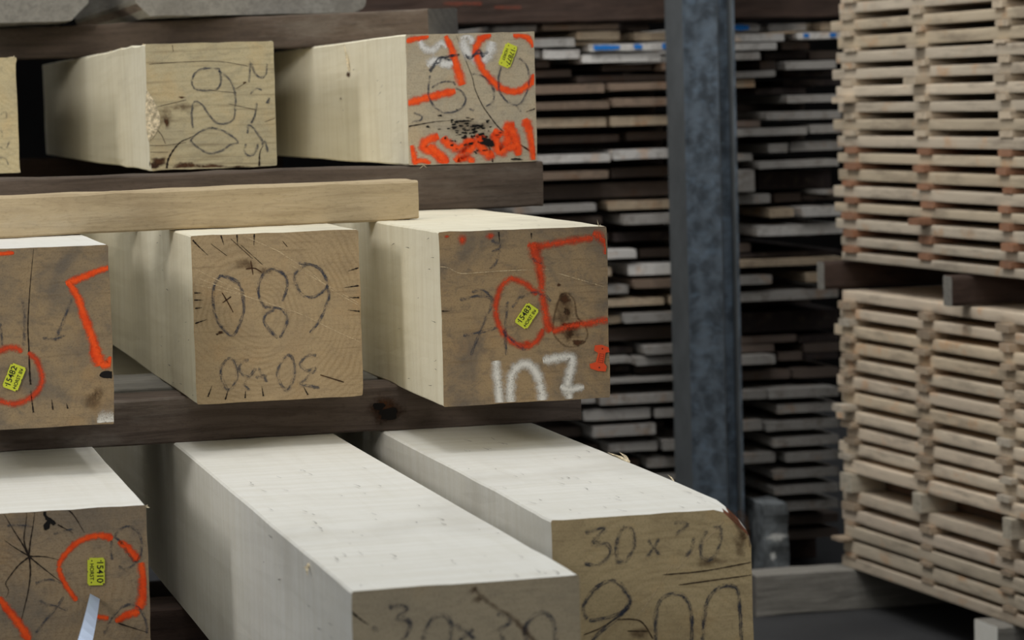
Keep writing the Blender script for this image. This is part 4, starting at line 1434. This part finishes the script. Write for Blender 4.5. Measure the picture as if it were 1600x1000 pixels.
# ------------------------------------------------------------------ rear stack: board ends seen between pile and post and right of the post
YB = 9.2
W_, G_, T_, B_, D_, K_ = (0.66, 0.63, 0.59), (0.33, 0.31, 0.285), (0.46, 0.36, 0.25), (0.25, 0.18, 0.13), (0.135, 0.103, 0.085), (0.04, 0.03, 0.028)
LEFT = [
    [(770, 840, 39, 51, G_), (847, 968, 35, 49, B_), (970, 1016, 36, 49, D_)],
    [(780, 900, 57, 76, W_), (899, 970, 47, 63, T_), (990, 1046, 49, 64, T_)],
    [(920, 1046, 65, 82, W_)],
    [(780, 845, 77, 92, G_), (847, 907, 77, 93, W_), (909, 1033, 81, 100, W_)],
    [(835, 860, 94, 106, D_), (940, 1020, 98, 112, D_), (1021, 1042, 97, 111, B_)],
    [(800, 894, 108, 123, D_), (900, 1046, 115, 130, D_)],
    [(790, 946, 129, 150, B_), (951, 1046, 126, 142, B_)],
    [(780, 954, 155, 175, B_), (956, 1048, 151, 168, B_)],
    [(780, 949, 181, 203, T_), (953, 1049, 179, 198, T_)],
    [(780, 969, 208, 228, D_), (978, 1049, 204, 220, D_)],
    [(780, 955, 238, 259, W_), (957, 1050, 231, 250, W_)],
    [(780, 952, 265, 285, B_), (954, 1050, 259, 278, D_)],
    [(780, 1052, 281, 316, D_)],
    [(800, 933, 317, 335, G_), (948, 1051, 311, 329, T_)],
    [(860, 942, 337, 352, D_), (972, 1054, 333, 352, G_)],
    [(900, 950, 364, 378, D_), (958, 1054, 360, 378, K_)],
    [(890, 996, 389, 407, W_), (998, 1056, 386, 402, D_)],
    [(890, 957, 418, 434, T_), (980, 1056, 411, 431, W_)],
    [(890, 983, 445, 462, G_), (989, 1050, 435, 451, B_)],
    [(890, 1039, 464, 482, T_), (1045, 1057, 461, 475, T_)],
    [(890, 971, 493, 508, T_), (973, 1057, 487, 505, G_)],
    [(880, 1057, 508, 536, D_)],
    [(880, 990, 541, 557, K_), (1007, 1060, 538, 554, G_)],
    [(880, 989, 556, 571, G_), (993, 1060, 555, 571, G_)],
    [(880, 985, 572, 584, K_), (990, 1060, 571, 583, D_)],
    [(880, 1061, 583, 602, G_)],
    [(850, 932, 619, 633, G_), (936, 1061, 613, 633, G_)],
    [(840, 907, 641, 657, G_), (910, 1017, 637, 658, G_), (1022, 1061, 637, 653, G_)],
    [(830, 909, 667, 685, D_), (912, 1026, 662, 684, G_)],
    [(850, 936, 694, 709, D_), (940, 1029, 689, 707, G_), (1034, 1063, 687, 704, G_)],
    [(880, 1001, 717, 733, D_), (1005, 1064, 713, 731, G_)],
    [(900, 1064, 740, 758, G_)],
    [(930, 1066, 766, 784, D_)],
    [(950, 1066, 792, 811, D_)],
]
RIGHT = [
    [(1150, 1186, 36, 50, G_), (1198, 1261, 35, 49, W_), (1281, 1316, 33, 48, T_)],
    [(1155, 1227, 51, 66, W_), (1244, 1316, 48, 62, W_)],
    [(1150, 1215, 65, 79, W_), (1220, 1266, 64, 78, D_)],
    [(1150, 1189, 81, 94, G_), (1192, 1262, 80, 94, K_), (1264, 1312, 78, 93, D_)],
    [(1186, 1213, 95, 109, D_), (1215, 1308, 93, 110, G_)],
    [(1152, 1213, 109, 122, G_), (1222, 1318, 108, 122, K_)],
    [(1152, 1181, 122, 137, T_), (1222, 1318, 122, 135, K_)],
    [(1180, 1260, 137, 148, K_)],
    [(1228, 1318, 144, 162, G_)],
    [(1154, 1189, 188, 199, D_), (1196, 1316, 171, 189, G_)],
    [(1176, 1262, 195, 213, G_), (1264, 1318, 193, 209, G_)],
    [(1200, 1232, 224, 239, G_), (1233, 1318, 219, 237, G_)],
    [(1155, 1177, 239, 251, G_), (1184, 1312, 247, 264, G_)],
    [(1155, 1181, 265, 300, G_), (1184, 1300, 264, 297, K_), (1276, 1318, 270, 297, G_)],
    [(1157, 1205, 303, 319, G_), (1208, 1252, 301, 316, D_), (1254, 1318, 297, 313, D_)],
    [(1201, 1242, 325, 340, T_), (1252, 1318, 321, 339, W_)],
    [(1182, 1318, 348, 370, W_)],
    [(1158, 1174, 380, 394, D_), (1176, 1318, 374, 393, K_)],
    [(1167, 1318, 398, 418, T_)],
    [(1163, 1208, 429, 445, G_), (1257, 1306, 424, 441, T_)],
    [(1170, 1312, 450, 471, G_)],
    [(1160, 1312, 482, 520, K_)],
    [(1164, 1246, 523, 537, D_), (1247, 1312, 521, 535, K_)],
    [(1164, 1211, 537, 551, D_), (1255, 1312, 535, 551, D_)],
    [(1164, 1213, 554, 570, G_), (1215, 1255, 549, 564, D_), (1258, 1312, 549, 562, K_)],
    [(1164, 1236, 577, 594, D_), (1238, 1312, 573, 591, D_)],
    [(1165, 1199, 609, 624, G_), (1200, 1312, 604, 623, G_)],
    [(1214, 1312, 628, 646, G_)],
    [(1165, 1192, 656, 673, G_), (1196, 1312, 654, 673, G_)],
    [(1206, 1312, 679, 698, G_)],
    [(1166, 1213, 707, 724, G_), (1226, 1312, 704, 722, G_)],
    [(1208, 1312, 730, 748, G_)],
    [(1208, 1312, 755, 773, G_)],
    [(1200, 1312, 780, 799, G_)],
    [(1206, 1312, 802, 821, D_)],
    [(1224, 1312, 826, 843, D_)],
]
TONE = {W_: 'whitish', G_: 'grey', T_: 'tan', B_: 'brown', D_: 'dark brown', K_: 'blackish'}
BLUE = [(928, 65, 42, 16), (991, 65, 12, 16), (1034, 65, 14, 16)]
placed = {'left': [], 'right': []}


def rear_board(side, x0, x1, y0, y1, col, seed, ext_l=0, ext_r=0):
    r_ = random.Random(seed)
    yf = YB + r_.uniform(0.0, 0.05) + (0.09 if col in (D_, K_) else 0)
    slope = 0.047
    hpx = max(9.5, (y1 - y0) - slope * (x1 - x0))
    ym = (y0 + y1) / 2
    xm = (x0 + x1) / 2
    zt, zb_ = z_at(xm, ym - hpx / 2, yf), z_at(xm, ym + hpx / 2, yf)
    xa, xb = on_y(x0 - ext_l, ym, yf).x, on_y(x1 + ext_r, ym, yf).x
    xa, xb = xa + 0.0035, xb - 0.0035
    for (qa, qb, q0, q1) in placed[side]:
        if qa < xb and xa < qb and q0 - 0.005 < zt and zb_ < q1:
            if min(xb, qb) - max(xa, qa) < 0.03:           # neighbours in a row: keep them apart sideways
                if qa < xa:
                    xa = qb + 0.009
                else:
                    xb = qa - 0.009
            else:
                zt = min(zt, q0 - 0.005)
    zb_ = min(zb_, zt - 0.014)
    placed[side].append((xa, xb, zb_, zt))
    me = log_mesh('sawn_board', xb - xa, zt - zb_, 1.6 + r_.uniform(-0.1, 0.2), seed, rough=0.001, edge_rough=0.002, bev=0.003, nseg=5, rows=[0, 0.02, 0.1, 0.4])
    o = link('sawn_board', me, [M['board'], M['board'], M['board']])
    o.location = ((xa + xb) / 2, yf, zb_)
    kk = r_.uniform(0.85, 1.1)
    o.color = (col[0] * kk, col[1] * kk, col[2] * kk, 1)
    return o, yf, zb_, zt, xa, xb


def paint(o, yf, px0, px1, py):
    """blue paint across a board end"""
    mw = o.matrix_basis.inverted()
    h = o.dimensions.z
    a, b = on_y(px0, py, yf), on_y(px1, py, yf)
    mk = Marks(lambda u, v, off: tuple(mw @ Vector((u, yf - off - 0.0025, v))))
    zc = o.location.z + (max(v.co.z for v in o.data.vertices)) / 2
    mk.stroke([(a.x, zc), ((a.x + b.x) / 2, zc), (b.x, zc)], h_of(o) * 1.15, smooth=False, bounds=(-9, 9, o.location.z + 0.001, o.location.z + h_of(o) - 0.001))
    mk.build('blue_paint', M['blue'], o, 'blue paint patch')


def h_of(o):
    return max(v.co.z for v in o.data.vertices)


sides = {}
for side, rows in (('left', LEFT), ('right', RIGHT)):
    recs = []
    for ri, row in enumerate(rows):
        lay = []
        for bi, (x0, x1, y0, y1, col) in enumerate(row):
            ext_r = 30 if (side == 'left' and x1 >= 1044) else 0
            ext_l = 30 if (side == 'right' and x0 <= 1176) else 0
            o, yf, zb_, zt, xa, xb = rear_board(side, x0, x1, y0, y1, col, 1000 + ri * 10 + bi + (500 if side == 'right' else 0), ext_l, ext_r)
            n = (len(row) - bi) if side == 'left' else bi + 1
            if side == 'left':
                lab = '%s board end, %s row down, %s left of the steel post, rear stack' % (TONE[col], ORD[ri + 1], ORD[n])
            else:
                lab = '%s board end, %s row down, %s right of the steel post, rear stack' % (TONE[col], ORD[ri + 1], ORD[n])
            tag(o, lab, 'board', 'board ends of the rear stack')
            lay.append((zb_, zt, xa, xb))
            if side == 'left' and ri == 2:
                for px0, px1 in ((927, 968), (990, 1003), (1034, 1050)):
                    paint(o, yf, px0, px1, 73)
            if side == 'right' and ri == 0 and bi == 0:
                paint(o, yf, 1140, 1170, 42)
            if side == 'right' and ri == 1 and bi == 1:
                paint(o, yf, 1255, 1264, 54)
                paint(o, yf, 1296, 1306, 54)
        recs.append(lay)
    sides[side] = recs

# laths that carry the rear layers, set back from the board ends
for side, recs in sides.items():
    for i in range(len(recs) - 1):
        zb_ = min(q[0] for q in recs[i])
        zt = max(q[1] for q in recs[i + 1])
        if zb_ - zt < 0.005:
            continue
        xa, xb = min(q[2] for q in recs[i] + recs[i + 1]), max(q[3] for q in recs[i] + recs[i + 1])
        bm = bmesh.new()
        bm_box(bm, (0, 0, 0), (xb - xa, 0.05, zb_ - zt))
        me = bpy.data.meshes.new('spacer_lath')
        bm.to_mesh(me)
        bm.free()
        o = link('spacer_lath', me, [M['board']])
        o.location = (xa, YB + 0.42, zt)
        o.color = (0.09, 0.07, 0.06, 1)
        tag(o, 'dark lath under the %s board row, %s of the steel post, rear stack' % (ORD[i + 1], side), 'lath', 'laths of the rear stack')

# bearers under and over the rear stack
xa, xb = X(700, 850, YB), X(1330, 850, YB)
zlow = min(q[0] for q in sides['right'][-1])
bearer('dark bearer on the floor under the rear stack of boards', (xa, YB + 0.35), (xb, YB + 0.35), 0, zlow - 0.005, 0.15, M['bearer_deep'], 51, group='bearers of the rear stack')
ztop = z_at(980, 34, YB)
bearer('dark brown bearer with orange smears lying across the top of the rear stack', (X(560, 20, YB), YB - 0.02), (X(1345, 20, YB), YB - 0.02), ztop + 0.002, ztop + 0.16, 0.15, M['bearer_deep'], 52, group='bearers of the rear stack')
topb = [o for o in COL.objects if o.get('label', '').startswith('dark brown bearer with orange')][0]
inv = topb.matrix_basis.inverted()
mk = Marks(lambda a, b, off: tuple(inv @ Vector((a, YB - 0.026 - off, b))))
for px0, px1, py in ((690, 750, 6), (770, 812, 12)):
    a, b = on_y(px0, py, YB), on_y(px1, py, YB)
    mk.stroke([(a.x, a.z), ((a.x + b.x) / 2, (a.z + b.z) / 2), (b.x, b.z)], 0.02)
mk.build('orange_smear', M['smear'], topb, 'dull orange smear')
